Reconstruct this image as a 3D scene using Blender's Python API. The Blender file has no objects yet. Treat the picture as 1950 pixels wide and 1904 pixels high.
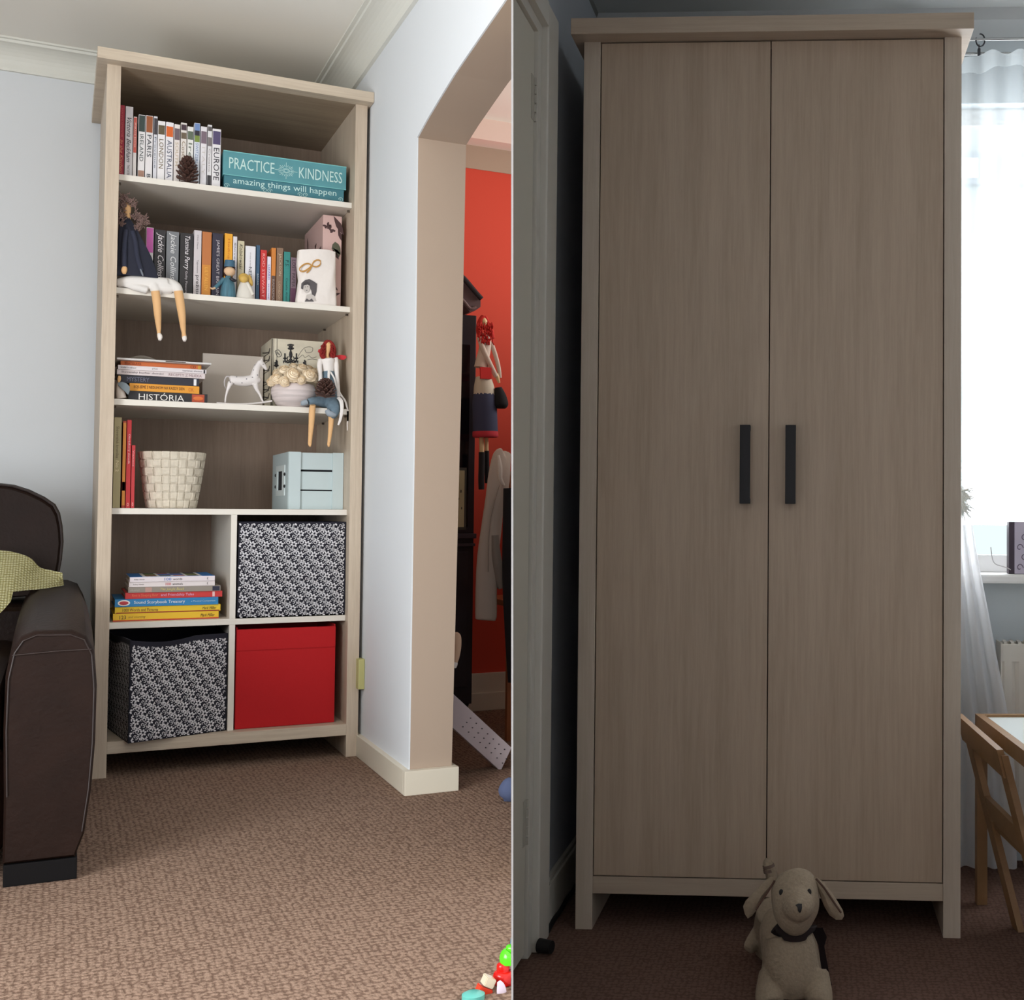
import bpy, bmesh, math, random
from mathutils import Vector, Matrix, Euler
random.seed(7)
sc = bpy.context.scene
COL = sc.collection
# ------------------------------------------------------------------ camera
F_PX, CX, CY = 2345.0449, 1418.886, 908.4106
YAW_L, YAW_R, PITCH, ROLL = -0.50854598, 0.05194027, -0.02894197, 0.00638664
T_L = (-1.86838993, 0.86465406, 3.52180439)
T_R = (-0.40052006, 1.06486559, 2.90120419)
BAS = Matrix(((1, 0, 0), (0, 0, -1), (0, 1, 0)))
def rcam(a):
    ca, sa = math.cos(a), math.sin(a); cb, sb = math.cos(PITCH), math.sin(PITCH); cc, s_ = math.cos(ROLL), math.sin(ROLL)
    return (Matrix(((cc, -s_, 0), (s_, cc, 0), (0, 0, 1))) @ Matrix(((1, 0, 0), (0, cb, -sb), (0, sb, cb)))
            @ Matrix(((ca, 0, sa), (0, 1, 0), (-sa, 0, ca)))) @ BAS
ML, MRR = rcam(YAW_L), rcam(YAW_R)
CL = -(ML.transposed() @ Vector(T_L)); CR = -(MRR.transposed() @ Vector(T_R))
cam_d = bpy.data.cameras.new('camera'); cam = bpy.data.objects.new('camera', cam_d); COL.objects.link(cam)
rw = ML.transposed()
ax = [rw @ Vector((1, 0, 0)), rw @ Vector((0, -1, 0)), rw @ Vector((0, 0, -1))]
cam.matrix_world = Matrix(((ax[0].x, ax[1].x, ax[2].x, CL.x), (ax[0].y, ax[1].y, ax[2].y, CL.y), (ax[0].z, ax[1].z, ax[2].z, CL.z), (0, 0, 0, 1)))
cam_d.sensor_width = 36; cam_d.lens = F_PX / 1950 * 36
cam_d.shift_x = (975 - CX) / 1950; cam_d.shift_y = (CY - 952) / 1950
cam_d.clip_start = .02; cam_d.clip_end = 100
sc.camera = cam
# the two rooms: FL is the living room (world), FR the bedroom, turned 32 degrees and one shallow step lower
FL = Matrix.Identity(4)
m3 = rw @ MRR; o3 = CL - m3 @ CR
FR = Matrix(((m3[0][0], m3[0][1], 0, o3.x), (m3[1][0], m3[1][1], 0, o3.y), (0, 0, 1, o3.z), (0, 0, 0, 1)))
# ------------------------------------------------------------------ world, lights, exposure
w = bpy.data.worlds.new('sky'); sc.world = w; w.use_nodes = True
bg = w.node_tree.nodes['Background']; bg.inputs[0].default_value = (.86, .93, 1, 1); bg.inputs[1].default_value = 2.2
sc.view_settings.view_transform = 'Standard'; sc.view_settings.look = 'None'
sc.view_settings.exposure = 0; sc.view_settings.gamma = 1; sc.view_settings.use_curve_mapping = False
sc.cycles.use_denoising = True
sc.cycles.max_bounces = 8; sc.cycles.diffuse_bounces = 5; sc.cycles.transparent_max_bounces = 12
def area(name, F, loc, target, sx, sy, power, color):
    d = bpy.data.lights.new(name, 'AREA'); d.shape = 'RECTANGLE'; d.size = sx; d.size_y = sy; d.energy = power; d.color = color
    o = bpy.data.objects.new(name, d); COL.objects.link(o)
    l = F @ Vector(loc); t = F @ Vector(target); o.matrix_world = Matrix.Translation(l) @ (t - l).to_track_quat('-Z', 'Y').to_matrix().to_4x4()
    return o
# daylight coming in at the living room's side window (left of the frame) and the bedroom's window, plus two added fill lamps
area('daylight_or_fill', FL, (-1.66, -2.82, .95), (0, -2.82, .95), 1.6, 1.5, 96, (.96, .985, 1))
area('daylight_or_fill', FL, (-1.25, -4.7, 1.35), (-.55, 0, 1.0), 1.0, 1.3, 8, (1, .96, .91))  # added fill from the front left; no window stands here
area('daylight_or_fill', FR, (1.75, .75, 1.55), (1.75, 0, 1.5), 1.5, 1.2, 30, (.9, .95, 1))
area('daylight_or_fill', FL, (2.2, .05, 1.75), (1.2, .25, 1.9), .8, .6, 9, (1, .95, .9)).data.spread = math.radians(120)  # added fill to brighten the red wall beyond the arch; no window there

# ------------------------------------------------------------------ picture point -> room point at a given depth
WX = {'L': ([1.2823, .7217, 1.2671, 10.8442, -.1626, -5.1734], [-.5571, -1.7057, .3039, -.5651, .6878, 1.3488]),
      'R': ([.032, -.0168, -1.5344, -.4007, .05], [.1514, 2.0598, -.0416, .0254, -.2551])}
def ray(s, x, y):
    u, v = ((x - 500) / 500 if s == 'L' else (x - 1460) / 500), (y - 950) / 950
    ft = [1, u, v, u * v, v * v] + ([u * u] if s == 'L' else [])
    x += sum(a * b for a, b in zip(ft, WX[s][0])); y += sum(a * b for a, b in zip(ft, WX[s][1]))
    return (ML if s == 'L' else MRR).transposed() @ Vector(((x - CX) / F_PX, (y - CY) / F_PX, 1))
def at(x, y, X=None, Y=None, Z=None, s='L'):
    q = ray(s, x, y); c = CL if s == 'L' else CR
    k = (X - c.x) / q.x if X is not None else (Y - c.y) / q.y if Y is not None else (Z - c.z) / q.z
    return c + k * q
def mpp(x, y, Y, s='L'):
    return (at(x + 1, y, Y=Y, s=s) - at(x, y, Y=Y, s=s)).length
# ------------------------------------------------------------------ materials
def lin(c):
    return tuple(((v / 255) / 12.92 if v / 255 <= .04045 else ((v / 255 + .055) / 1.055) ** 2.4) for v in c)
MATS = {}
def mat(name, col, rough=.6, metal=0, noise=0, nscale=30, bump=0, bscale=60, stretch=None, spec=.5, col2=None, sheen=0, tex='noise', detail=4):
    if name in MATS: return MATS[name]
    m = bpy.data.materials.new(name); m.use_nodes = True; nt = m.node_tree; N = nt.nodes; Lk = nt.links
    p = N['Principled BSDF']; c = lin(col); p.inputs['Base Color'].default_value = (*c, 1)
    p.inputs['Roughness'].default_value = rough; p.inputs['Metallic'].default_value = metal; p.inputs['Specular IOR Level'].default_value = spec
    if sheen: p.inputs['Sheen Weight'].default_value = sheen
    if noise or bump:
        tc = N.new('ShaderNodeTexCoord'); mp = N.new('ShaderNodeMapping'); Lk.new(tc.outputs['Object'], mp.inputs[0])
        if stretch: mp.inputs['Scale'].default_value = stretch
    if noise or col2:
        n = N.new('ShaderNodeTexNoise'); n.inputs['Scale'].default_value = nscale; n.inputs['Detail'].default_value = detail
        Lk.new(mp.outputs[0], n.inputs[0]); r = N.new('ShaderNodeValToRGB'); Lk.new(n.outputs[0], r.inputs[0])
        c2 = lin(col2) if col2 else tuple(v * (1 - noise) for v in c); c1 = c if col2 else tuple(min(1, v * (1 + noise)) for v in c)
        r.color_ramp.elements[0].color = (*c2, 1); r.color_ramp.elements[1].color = (*c1, 1)
        r.color_ramp.elements[0].position = .35; r.color_ramp.elements[1].position = .65
        Lk.new(r.outputs[0], p.inputs['Base Color'])
    if bump:
        if tex == 'noise': b = N.new('ShaderNodeTexNoise'); b.inputs['Scale'].default_value = bscale
        elif tex == 'voronoi': b = N.new('ShaderNodeTexVoronoi'); b.inputs['Scale'].default_value = bscale; b.inputs['Randomness'].default_value = .45
        else: b = N.new('ShaderNodeTexWave'); b.inputs['Scale'].default_value = bscale
        Lk.new(mp.outputs[0], b.inputs[0]); bn = N.new('ShaderNodeBump'); bn.inputs['Strength'].default_value = bump; bn.inputs['Distance'].default_value = .004
        Lk.new(b.outputs[0], bn.inputs['Height']); Lk.new(bn.outputs[0], p.inputs['Normal'])
    MATS[name] = m; return m
def flat(c, rough=.55):
    return mat('paper_%d_%d_%d_%d' % (*c, int(rough * 100)), c, rough)
def wood(name, c1, c2, stretch, rough=.5):
    if name in MATS: return MATS[name]
    m = mat(name, c1, rough); N = m.node_tree.nodes; Lk = m.node_tree.links; p = N['Principled BSDF']
    tc = N.new('ShaderNodeTexCoord'); mp = N.new('ShaderNodeMapping'); mp.inputs['Scale'].default_value = stretch; Lk.new(tc.outputs['Object'], mp.inputs[0])
    n = N.new('ShaderNodeTexNoise'); n.inputs['Scale'].default_value = 4; n.inputs['Detail'].default_value = 8; n.inputs['Roughness'].default_value = .72; n.inputs['Distortion'].default_value = .25
    Lk.new(mp.outputs[0], n.inputs[0])
    n2 = N.new('ShaderNodeTexNoise'); n2.inputs['Scale'].default_value = .55; n2.inputs['Detail'].default_value = 3; Lk.new(mp.outputs[0], n2.inputs[0])
    mx = N.new('ShaderNodeMath'); mx.operation = 'MULTIPLY_ADD'; mx.inputs[1].default_value = .45; Lk.new(n2.outputs[0], mx.inputs[0])
    m2 = N.new('ShaderNodeMath'); m2.operation = 'MULTIPLY'; m2.inputs[1].default_value = .55; Lk.new(n.outputs[0], m2.inputs[0]); Lk.new(m2.outputs[0], mx.inputs[2])
    r = N.new('ShaderNodeValToRGB'); Lk.new(mx.outputs[0], r.inputs[0])
    r.color_ramp.elements[0].position = .36; r.color_ramp.elements[1].position = .62
    r.color_ramp.elements[0].color = (*lin(c2), 1); r.color_ramp.elements[1].color = (*lin(c1), 1); Lk.new(r.outputs[0], p.inputs['Base Color'])
    bn = N.new('ShaderNodeBump'); bn.inputs['Strength'].default_value = .15; bn.inputs['Distance'].default_value = .002; Lk.new(n.outputs[0], bn.inputs['Height']); Lk.new(bn.outputs[0], p.inputs['Normal'])
    return m
def carpet(name, c1, c2, bs=.7):
    m = mat(name, c1, .95, spec=.1); N = m.node_tree.nodes; Lk = m.node_tree.links; p = N['Principled BSDF']
    tc = N.new('ShaderNodeTexCoord'); mp = N.new('ShaderNodeMapping'); mp.inputs['Scale'].default_value = (1, .8, 1); Lk.new(tc.outputs['Object'], mp.inputs[0])
    v = N.new('ShaderNodeTexVoronoi'); v.inputs['Scale'].default_value = 84; v.inputs['Randomness'].default_value = .42; Lk.new(mp.outputs[0], v.inputs[0])
    n = N.new('ShaderNodeTexNoise'); n.inputs['Scale'].default_value = 160; n.inputs['Detail'].default_value = 3; Lk.new(mp.outputs[0], n.inputs[0])
    a = N.new('ShaderNodeMath'); a.operation = 'MULTIPLY_ADD'; a.inputs[1].default_value = -.8; Lk.new(v.outputs['Distance'], a.inputs[0]); Lk.new(n.outputs[0], a.inputs[2])
    r = N.new('ShaderNodeValToRGB'); Lk.new(a.outputs[0], r.inputs[0]); r.color_ramp.elements[0].position = -.12; r.color_ramp.elements[1].position = .2
    r.color_ramp.elements[0].color = (*lin(c2), 1); r.color_ramp.elements[1].color = (*lin(c1), 1); Lk.new(r.outputs[0], p.inputs['Base Color'])
    bn = N.new('ShaderNodeBump'); bn.inputs['Strength'].default_value = bs; bn.inputs['Distance'].default_value = .005; Lk.new(a.outputs[0], bn.inputs['Height']); Lk.new(bn.outputs[0], p.inputs['Normal'])
    return m
def sheer(name, col, alpha):
    m = mat(name, col, .9); N = m.node_tree.nodes; Lk = m.node_tree.links; out = N['Material Output']
    t = N.new('ShaderNodeBsdfTransparent'); d = N.new('ShaderNodeBsdfDiffuse'); d.inputs[0].default_value = (*lin(col), 1)
    tl = N.new('ShaderNodeBsdfTranslucent'); tl.inputs[0].default_value = (*lin(col), 1)
    a = N.new('ShaderNodeMixShader'); a.inputs[0].default_value = .5; Lk.new(d.outputs[0], a.inputs[1]); Lk.new(tl.outputs[0], a.inputs[2])
    b = N.new('ShaderNodeMixShader'); b.inputs[0].default_value = alpha; Lk.new(t.outputs[0], b.inputs[1]); Lk.new(a.outputs[0], b.inputs[2]); Lk.new(b.outputs[0], out.inputs[0])
    return m
# ------------------------------------------------------------------ mesh helpers
def NB(): return bmesh.new()
def box(bm, x0, x1, y0, y1, z0, z1, bev=0, seg=2):
    return obox(bm, ((x0 + x1) / 2, (y0 + y1) / 2, (z0 + z1) / 2), (abs(x1 - x0), abs(y1 - y0), abs(z1 - z0)), None, bev, seg)
def obox(bm, c, s, rot=None, bev=0, seg=2):
    M = Matrix.Translation(c) @ (rot.to_4x4() if rot is not None else Matrix.Identity(4)) @ Matrix.Diagonal((*s, 1))
    r = bmesh.ops.create_cube(bm, size=1, matrix=M)
    if bev:
        es = list({e for v in r['verts'] for e in v.link_edges}); bmesh.ops.bevel(bm, geom=es, offset=bev, segments=seg, affect='EDGES', profile=.7)
def hexa(bm, p):  # 8 points: bottom ring then top ring
    v = [bm.verts.new(q) for q in p]
    for f in ((3, 2, 1, 0), (4, 5, 6, 7), (0, 1, 5, 4), (1, 2, 6, 5), (2, 3, 7, 6), (3, 0, 4, 7)): bm.faces.new([v[i] for i in f])
def ell(bm, c, r, rot=None, seg=16):
    M = Matrix.Translation(c) @ (rot.to_4x4() if rot is not None else Matrix.Identity(4)) @ Matrix.Diagonal((*(r if hasattr(r, '__len__') else (r, r, r)), 1))
    bmesh.ops.create_uvsphere(bm, u_segments=seg, v_segments=max(6, seg // 2 + 2), radius=1, matrix=M)
def tube(bm, pts, rad, seg=12, flatn=None, flat=1, caps=True):
    pts = [Vector(p) for p in pts]; n = len(pts)
    if not hasattr(rad, '__len__'): rad = [rad] * n
    rings = []; up = None
    for i in range(n):
        t = (pts[min(i + 1, n - 1)] - pts[max(i - 1, 0)]).normalized()
        if up is None: up = Vector((0, -1, 0)) if abs(t.y) < .9 else Vector((0, 0, 1))
        if flatn is not None: up = Vector(flatn)
        a = (up - t * up.dot(t)).normalized(); up = a; b = t.cross(a)
        rings.append([bm.verts.new(pts[i] + a * math.cos(k * 2 * math.pi / seg) * rad[i] * flat + b * math.sin(k * 2 * math.pi / seg) * rad[i]) for k in range(seg)])
    for i in range(n - 1):
        for k in range(seg): bm.faces.new((rings[i][k], rings[i][(k + 1) % seg], rings[i + 1][(k + 1) % seg], rings[i + 1][k]))
    if caps:
        bm.faces.new(rings[0][::-1]); bm.faces.new(rings[-1])
def spl(pts, k=5):  # catmull-rom
    pts = [tuple(p) for p in pts]; out = []
    P = [pts[0]] + pts + [pts[-1]]
    for i in range(1, len(P) - 2):
        for j in range(k):
            t = j / k
            out.append(tuple(.5 * ((2 * b) + (-a + c) * t + (2 * a - 5 * b + 4 * c - d) * t * t + (-a + 3 * b - 3 * c + d) * t ** 3) for a, b, c, d in zip(P[i - 1], P[i], P[i + 1], P[i + 2])))
    out.append(pts[-1]); return out
def stube(bm, pr, seg=12, k=4, **kw):  # smooth tube through (x,y,z,r)
    q = spl(pr, k); tube(bm, [p[:3] for p in q], [max(p[3], 1e-4) for p in q], seg, **kw)
def ptube(bm, pr, seg=12, k=4, s='L', **kw):  # (px, py, radius_px, Y)
    out = []
    for x, y, r, Y in pr:
        p = at(x, y, Y=Y, s=s); out.append((p.x, p.y, p.z, r * mpp(x, y, Y, s)))
    stube(bm, out, seg, k, **kw)
def lathe(bm, prof, c, seg=24, cap=True):
    rings = [[bm.verts.new((c[0] + r * math.cos(2 * math.pi * k / seg), c[1] + r * math.sin(2 * math.pi * k / seg), c[2] + z)) for k in range(seg)] for r, z in prof]
    for a, b in zip(rings, rings[1:]):
        for k in range(seg): bm.faces.new((a[k], a[(k + 1) % seg], b[(k + 1) % seg], b[k]))
    if cap: bm.faces.new(rings[0][::-1]); bm.faces.new(rings[-1])
def prism(bm, poly, off):  # poly of 3-D points, pushed by off
    a = [bm.verts.new(p) for p in poly]; b = [bm.verts.new(Vector(p) + Vector(off)) for p in poly]
    n = len(a); bm.faces.new(a); bm.faces.new(b[::-1])
    for i in range(n): bm.faces.new((a[i], b[i], b[(i + 1) % n], a[(i + 1) % n]))
def grid(bm, rows, close=False):
    vs = [[bm.verts.new(p) for p in r] for r in rows]
    for a, b in zip(vs, vs[1:]):
        n = len(a)
        for i in range(n if close else n - 1): bm.faces.new((a[i], a[(i + 1) % n], b[(i + 1) % n], b[i]))
def remesh(bm, vox, smooth=6):
    me = bpy.data.meshes.new('t'); bm.to_mesh(me); bm.free(); o = bpy.data.objects.new('t', me); COL.objects.link(o)
    r = o.modifiers.new('r', 'REMESH'); r.mode = 'VOXEL'; r.voxel_size = vox
    s = o.modifiers.new('s', 'SMOOTH'); s.iterations = smooth; s.factor = .5
    dg = bpy.context.evaluated_depsgraph_get(); n = bpy.data.meshes.new_from_object(o.evaluated_get(dg)); bpy.data.objects.remove(o); bpy.data.meshes.remove(me)
    b = bmesh.new(); b.from_mesh(n); bpy.data.meshes.remove(n); return b
# ------------------------------------------------------------------ objects
BASE = {}
def link(name, me, m, parent=None, F=FL, base=(0, 0, 0), smooth=False):
    if m is not None: me.materials.append(m)
    o = bpy.data.objects.new(name, me); COL.objects.link(o)
    if parent is None: o.matrix_world = F @ Matrix.Translation(base); BASE[o.name] = (F, Vector(base))
    else: o.parent = parent; BASE[o.name] = BASE[parent.name]
    return o
def obj(name, bm, m, parent=None, F=FL, base=None, smooth=False, label=None, normals=True):
    if parent is not None: F, base = BASE[parent.name]
    base = Vector(base or (0, 0, 0))
    if normals: bmesh.ops.recalc_face_normals(bm, faces=bm.faces)
    for v in bm.verts: v.co -= base
    if smooth:
        for f in bm.faces: f.smooth = True
        for e in bm.edges:
            if len(e.link_faces) == 2 and e.calc_face_angle(0) > .7: e.smooth = False
    me = bpy.data.meshes.new(name); bm.to_mesh(me); bm.free()
    o = link(name, me, m, parent, F, base)
    if label: o['label'] = label
    return o
def thing(name, label, cat, base, F=FL, group=None):
    o = bpy.data.objects.new(name, None); COL.objects.link(o); o.matrix_world = F @ Matrix.Translation(base); o.empty_display_size = .05
    BASE[o.name] = (F, Vector(base)); tag(o, label, cat, group); return o
def tag(o, label, cat, group=None):
    o['label'] = label; o['category'] = cat
    if group: o['group'] = group
    return o
def struct(name, bm, m, F=FL, parent=None, smooth=False):
    o = obj(name, bm, m, parent, F, smooth=smooth)
    if parent is None: o['kind'] = 'structure'
    return o
def text(parent, body, m, c, xd, yd, w, h, shear=0, name='title', label=None, keep=False):
    """lettering of width w and height h centred on c, reading along xd"""
    cu = bpy.data.curves.new('t', 'FONT'); cu.body = body; cu.shear = shear; cu.resolution_u = 2; cu.size = 1; cu.extrude = 0
    o = bpy.data.objects.new('t', cu); COL.objects.link(o); dg = bpy.context.evaluated_depsgraph_get()
    me = bpy.data.meshes.new_from_object(o.evaluated_get(dg)); bpy.data.objects.remove(o); bpy.data.curves.remove(cu)
    if not me.vertices: return None
    xs = [v.co.x for v in me.vertices]; ys = [v.co.y for v in me.vertices]; x0, x1, y0, y1 = min(xs), max(xs), min(ys), max(ys)
    sx = w / (x1 - x0); sy = h / (y1 - y0)
    if keep: sx = sy = min(sx, sy)
    xd, yd, c = Vector(xd).normalized(), Vector(yd).normalized(), Vector(c); F, base = BASE[parent.name]; n = xd.cross(yd)
    for v in me.vertices: v.co = c + xd * (v.co.x - (x0 + x1) / 2) * sx + yd * (v.co.y - (y0 + y1) / 2) * sy - base
    t = link(name, me, m, parent)
    if label: t['label'] = label
    return t
XP, YP, ZP = Vector((1, 0, 0)), Vector((0, 1, 0)), Vector((0, 0, 1))
# ================================================================== LIVING ROOM SHELL
M_wallL = mat('blue_grey_paint', (221, 225, 229), .85, bump=.03, bscale=120)
M_ceil = mat('ceiling_paint', (242, 239, 231), .9)
M_cove = mat('white_gloss_paint', (226, 226, 218), .5)
M_beige = mat('beige_paint_and_shade', (178, 158, 140), .85)  # real beige on the frieze; on the archway wall it paints in shade
M_base = mat('cream_gloss_paint', (222, 214, 196), .4)
M_red = mat('coral_red_paint', (214, 76, 56), .85)
M_part = mat('partition_white', (252, 252, 252), .8)
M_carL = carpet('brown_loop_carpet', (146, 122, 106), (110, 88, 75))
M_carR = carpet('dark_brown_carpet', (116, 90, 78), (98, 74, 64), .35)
XW, XQ, YP_, YB, HC, CV = .752, .871, -.6, .65, 2.287, .088
# direction of the partition as seen from above: it starts a metre in front of the camera
dL = Vector((math.sin(math.radians(18.391)), math.cos(math.radians(18.391)), 0))
def pplane(px, z, dist):
    a, b = ray_raw(px, 0), ray_raw(px, 1904); n = a.cross(b); P = CL + dL * dist; P.z = z
    P.x = CL.x - (n.y * (P.y - CL.y) + n.z * (P.z - CL.z)) / n.x; return P
def ray_raw(x, y): return rw @ Vector(((x - CX) / F_PX, (y - CY) / F_PX, 1))
PD0, PD1, PX0, PX1 = 1.0, 2.66, 973.6, 977.4
bm = NB()
p = [pplane(PX0, -.209, PD0), pplane(PX1, -.209, PD0), pplane(PX1 - .5, -.209, PD1), pplane(PX0 + .5, -.209, PD1)]
q = [pplane(PX0, 2.6, PD0), pplane(PX1, 2.6, PD0), pplane(PX1 - .5, 2.6, PD1), pplane(PX0 + .5, 2.6, PD1)]
hexa(bm, p + q); struct('wall_partition', bm, M_part)
# floor of the living room: a slab left of the partition line
e0 = CL - dL * 2.0; e1 = CL + dL * 7
def slab(bm, poly, z0, z1): prism(bm, [(x, y, z0) for x, y in poly], (0, 0, z1 - z0))
def planeX(px, y, z):
    a, b = ray_raw(px, 0), ray_raw(px, 1904); n = a.cross(b); return CL.x - (n.y * (y - CL.y) + n.z * (z - CL.z)) / n.x
def leanslab(bm, px, x0, y0, y1, z0, z1): hexa(bm, [(x0, y0, z0), (planeX(px, y0, z0), y0, z0), (planeX(px, y1, z0), y1, z0), (x0, y1, z0), (x0, y0, z1), (planeX(px, y0, z1), y0, z1), (planeX(px, y1, z1), y1, z1), (x0, y1, z1)])
def beyond(bm, z0, z1):  # the room beyond the arch reaches round behind the bedroom's left wall
    y_ = CL.y + 2.6 * dL.y; w0, w1 = FR @ Vector((-.1, -.33, 0)), FR @ Vector((-.1, .80, 0)); P = [(planeX(974, y_, z1) - .01, y_), (w0.x, w0.y), (w1.x, w1.y), (2.3, w1.y), (2.3, 1.6), (planeX(974, 1.6, z1), 1.6)]
    prism(bm, [(x, y, z0) for x, y in P], (0, 0, z1 - z0))
bm = NB(); leanslab(bm, 975.4, -1.7, -5.6, 1.6, -.209, 0); beyond(bm, -.2, -.0001)
struct('floor', bm, M_carL)
bm = NB(); leanslab(bm, 975.4, -1.75, -5.65, 1.6, HC, HC + .1); beyond(bm, HC + .0001, HC + .09); struct('ceiling', bm, M_ceil)
bm = NB(); box(bm, -1.7, XW + .05, YB, YB + .1, 0, HC); struct('wall_back', bm, M_wallL)
def framewall(bm, X0, X1, y0, y1, z0, z1, oy0, oy1, oz0, oz1):
    box(bm, X0, X1, y0, oy0, z0, z1); box(bm, X0, X1, oy1, y1, z0, z1); box(bm, X0, X1, oy0, oy1, z0, oz0); box(bm, X0, X1, oy0, oy1, oz1, z1)
bm = NB(); framewall(bm, -1.8, -1.7, -5.65, YB + .1, 0, HC, -3.7, -1.95, .15, 1.75); struct('wall_left', bm, M_wallL)
bm = NB()
for y0, y1, z0, z1 in ((-3.7, -3.64, .15, 1.75), (-2.01, -1.95, .15, 1.75), (-2.86, -2.8, .15, 1.75), (-3.7, -1.95, .15, .21), (-3.7, -1.95, 1.69, 1.75)): box(bm, -1.77, -1.72, y0, y1, z0, z1)
struct('window_1', bm, M_cove)
bm = NB(); box(bm, -1.8, 2.2, -5.7, -5.6, -.3, 2.5); struct('wall_front', bm, M_wallL)
# right wall of the living room, cut by the arch
PW = ray_raw(PX0, 950); yend = CL.y + (XW - CL.x) / dL.x * dL.y + .02
prof = [(YP_ + .005, 0), (YP_, 1.1)] + [(at(x, y, X=XW).y, at(x, y, X=XW).z) for x, y in ((799.8, 262.5), (822, 224), (849, 181), (874, 142), (899.7, 105.9), (935, 57), (970.3, 8.8))] + [(yend, 1.925)]
bm = NB()
wallpoly = [(YB + .05, 0), (YB + .05, HC), (yend, HC)] + prof[::-1]
prism(bm, [(XW, y, z) for y, z in wallpoly], (.004, 0, 0)); struct('wall_right', bm, M_wallL)
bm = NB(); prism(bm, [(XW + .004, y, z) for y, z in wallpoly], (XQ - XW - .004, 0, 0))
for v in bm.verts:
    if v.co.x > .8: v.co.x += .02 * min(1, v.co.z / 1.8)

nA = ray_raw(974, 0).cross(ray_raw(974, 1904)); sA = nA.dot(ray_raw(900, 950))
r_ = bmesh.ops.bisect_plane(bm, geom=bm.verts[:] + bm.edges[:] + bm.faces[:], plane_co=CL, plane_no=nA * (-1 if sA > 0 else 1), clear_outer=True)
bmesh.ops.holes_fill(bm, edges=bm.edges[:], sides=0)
struct('wall_archway', bm, M_beige)  # shade of the pier and soffit is put into this beige
# coving, mitred where it meets
def cove(name, P, Q, nrm, m=M_cove):  # along P->Q at the ceiling, nrm points into the room
    bm = NB(); P, Q, nrm = Vector(P), Vector(Q), Vector(nrm); rows = []
    pr = [(0, -CV), (.012, -CV), (.014, -CV + .008)] + [(CV - .014 - (CV - .028) * math.cos(t), -.014 - (CV - .022) * (1 - math.sin(t))) for t in [i * math.pi / 2 / 8 for i in range(9)]] + [(CV - .012, -.006), (CV, -.006), (CV, 0), (0, 0)]
    for X in (P, Q): rows.append([X + nrm * a + ZP * b for a, b in pr])
    grid(bm, rows, True); bm.faces.new([v for v in bm.verts][:len(pr)]); bm.faces.new([v for v in bm.verts][len(pr):])
    return struct(name, bm, m, smooth=False)
cove('trim_1', (-1.7, YB, HC), (XW, YB, HC), (0, -1, 0)); cove('trim_2', (XW, YB, HC), (XW, yend, HC), (-1, 0, 0))
# skirting
BH = .066
def skirt(name, boxes, m=M_base, F=FL):
    bm = NB()
    for b in boxes: box(bm, *b, bev=.002)
    struct(name, bm, m, F)
skirt('baseboard_right', [(XW - .016, XW + .002, YP_ + .0042, YB, 0, BH)])
skirt('baseboard_pier', [(XW - .016, XQ + .014, YP_ - .02, YP_ + .004, 0, BH)]); skirt('baseboard_archway', [(XQ - .002, XQ + .014, YP_ + .002, .7, 0, BH)])
skirt('baseboard_back', [(-1.7, XW - .016, YB - .016, YB, 0, BH)])
# the room beyond the arch: red wall, beige frieze, pale ceiling
YR = .7; zr = at(930, 325, Y=YR).z; zf = at(930, 281, Y=YR).z
bm = NB(); box(bm, XQ, 2.3, YR, YR + .1, 0, zr); struct('wall_red', bm, M_red)
bm = NB(); box(bm, XQ, 2.3, YR - .004, YR + .1, zr, zf); struct('trim_3', bm, M_beige)
bm = NB(); box(bm, XQ, 2.3, YR - .1, YR + .1, zf, HC); struct('trim_4', bm, mat('pinkish_white_paint', (236, 214, 204), .8))
bm = NB(); box(bm, XQ, 2.3, YR - .012, YR, 0, .145, .003); box(bm, XQ, 2.3, YR - .018, YR, 0, .07, .004); struct('baseboard_beyond', bm, M_base)
bm = NB(); box(bm, 2.25, 2.3, -.6, YR + .1, -.3, 2.4); box(bm, 1.36, 2.3, -.62, -.57, -.3, 2.4); struct('wall_beyond', bm, M_beige)

# ================================================================== BEDROOM SHELL
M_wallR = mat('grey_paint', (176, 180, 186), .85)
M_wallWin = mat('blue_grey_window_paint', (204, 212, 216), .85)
M_trimR = mat('white_trim_paint', (206, 200, 188), .45)
HR_, YWIN, XLW = 2.43, .66, -.078
dR = Vector((math.sin(math.radians(-13.6277)), math.cos(math.radians(13.6277)), 0))
def ylim(X, z=1.0, px=977.6):
    a, b = ray_raw(px, 0), ray_raw(px, 1904); n = FR.to_3x3().inverted() @ a.cross(b); return CR.y - (n.x * (X - CR.x) + n.z * (z - CR.z)) / n.y
def pbox(bm, xa, xb, yb_, z0, z1): hexa(bm, [(xa, ylim(xa, z0), z0), (xb, ylim(xb, z0), z0), (xb, yb_, z0), (xa, yb_, z0), (xa, ylim(xa, z1), z1), (xb, ylim(xb, z1), z1), (xb, yb_, z1), (xa, yb_, z1)])
def RPL(z): return [(CR.x + .62, ylim(CR.x + .62, z, 975.8), z), (3.0, -5.2, z), (3.0, .8, z), (-.12, .8, z), (-.12, ylim(-.12, z, 975.8), z)]
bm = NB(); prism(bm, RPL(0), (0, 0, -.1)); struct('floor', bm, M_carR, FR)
bm = NB(); prism(bm, RPL(HR_), (0, 0, .1)); struct('ceiling', bm, mat('grey_ceiling_paint', (196, 198, 196), .9), FR)
bm = NB(); box(bm, XLW - .05, XLW, -.06, YWIN + .1, 0, HR_); pbox(bm, XLW - .02, XLW, -.06, 2.11, HR_); struct('wall_left', bm, M_wallR, FR)
bm = NB(); box(bm, 2.6, 2.7, -4.6, YWIN + .1, 0, HR_); struct('wall_right', bm, M_wallR, FR)
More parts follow.
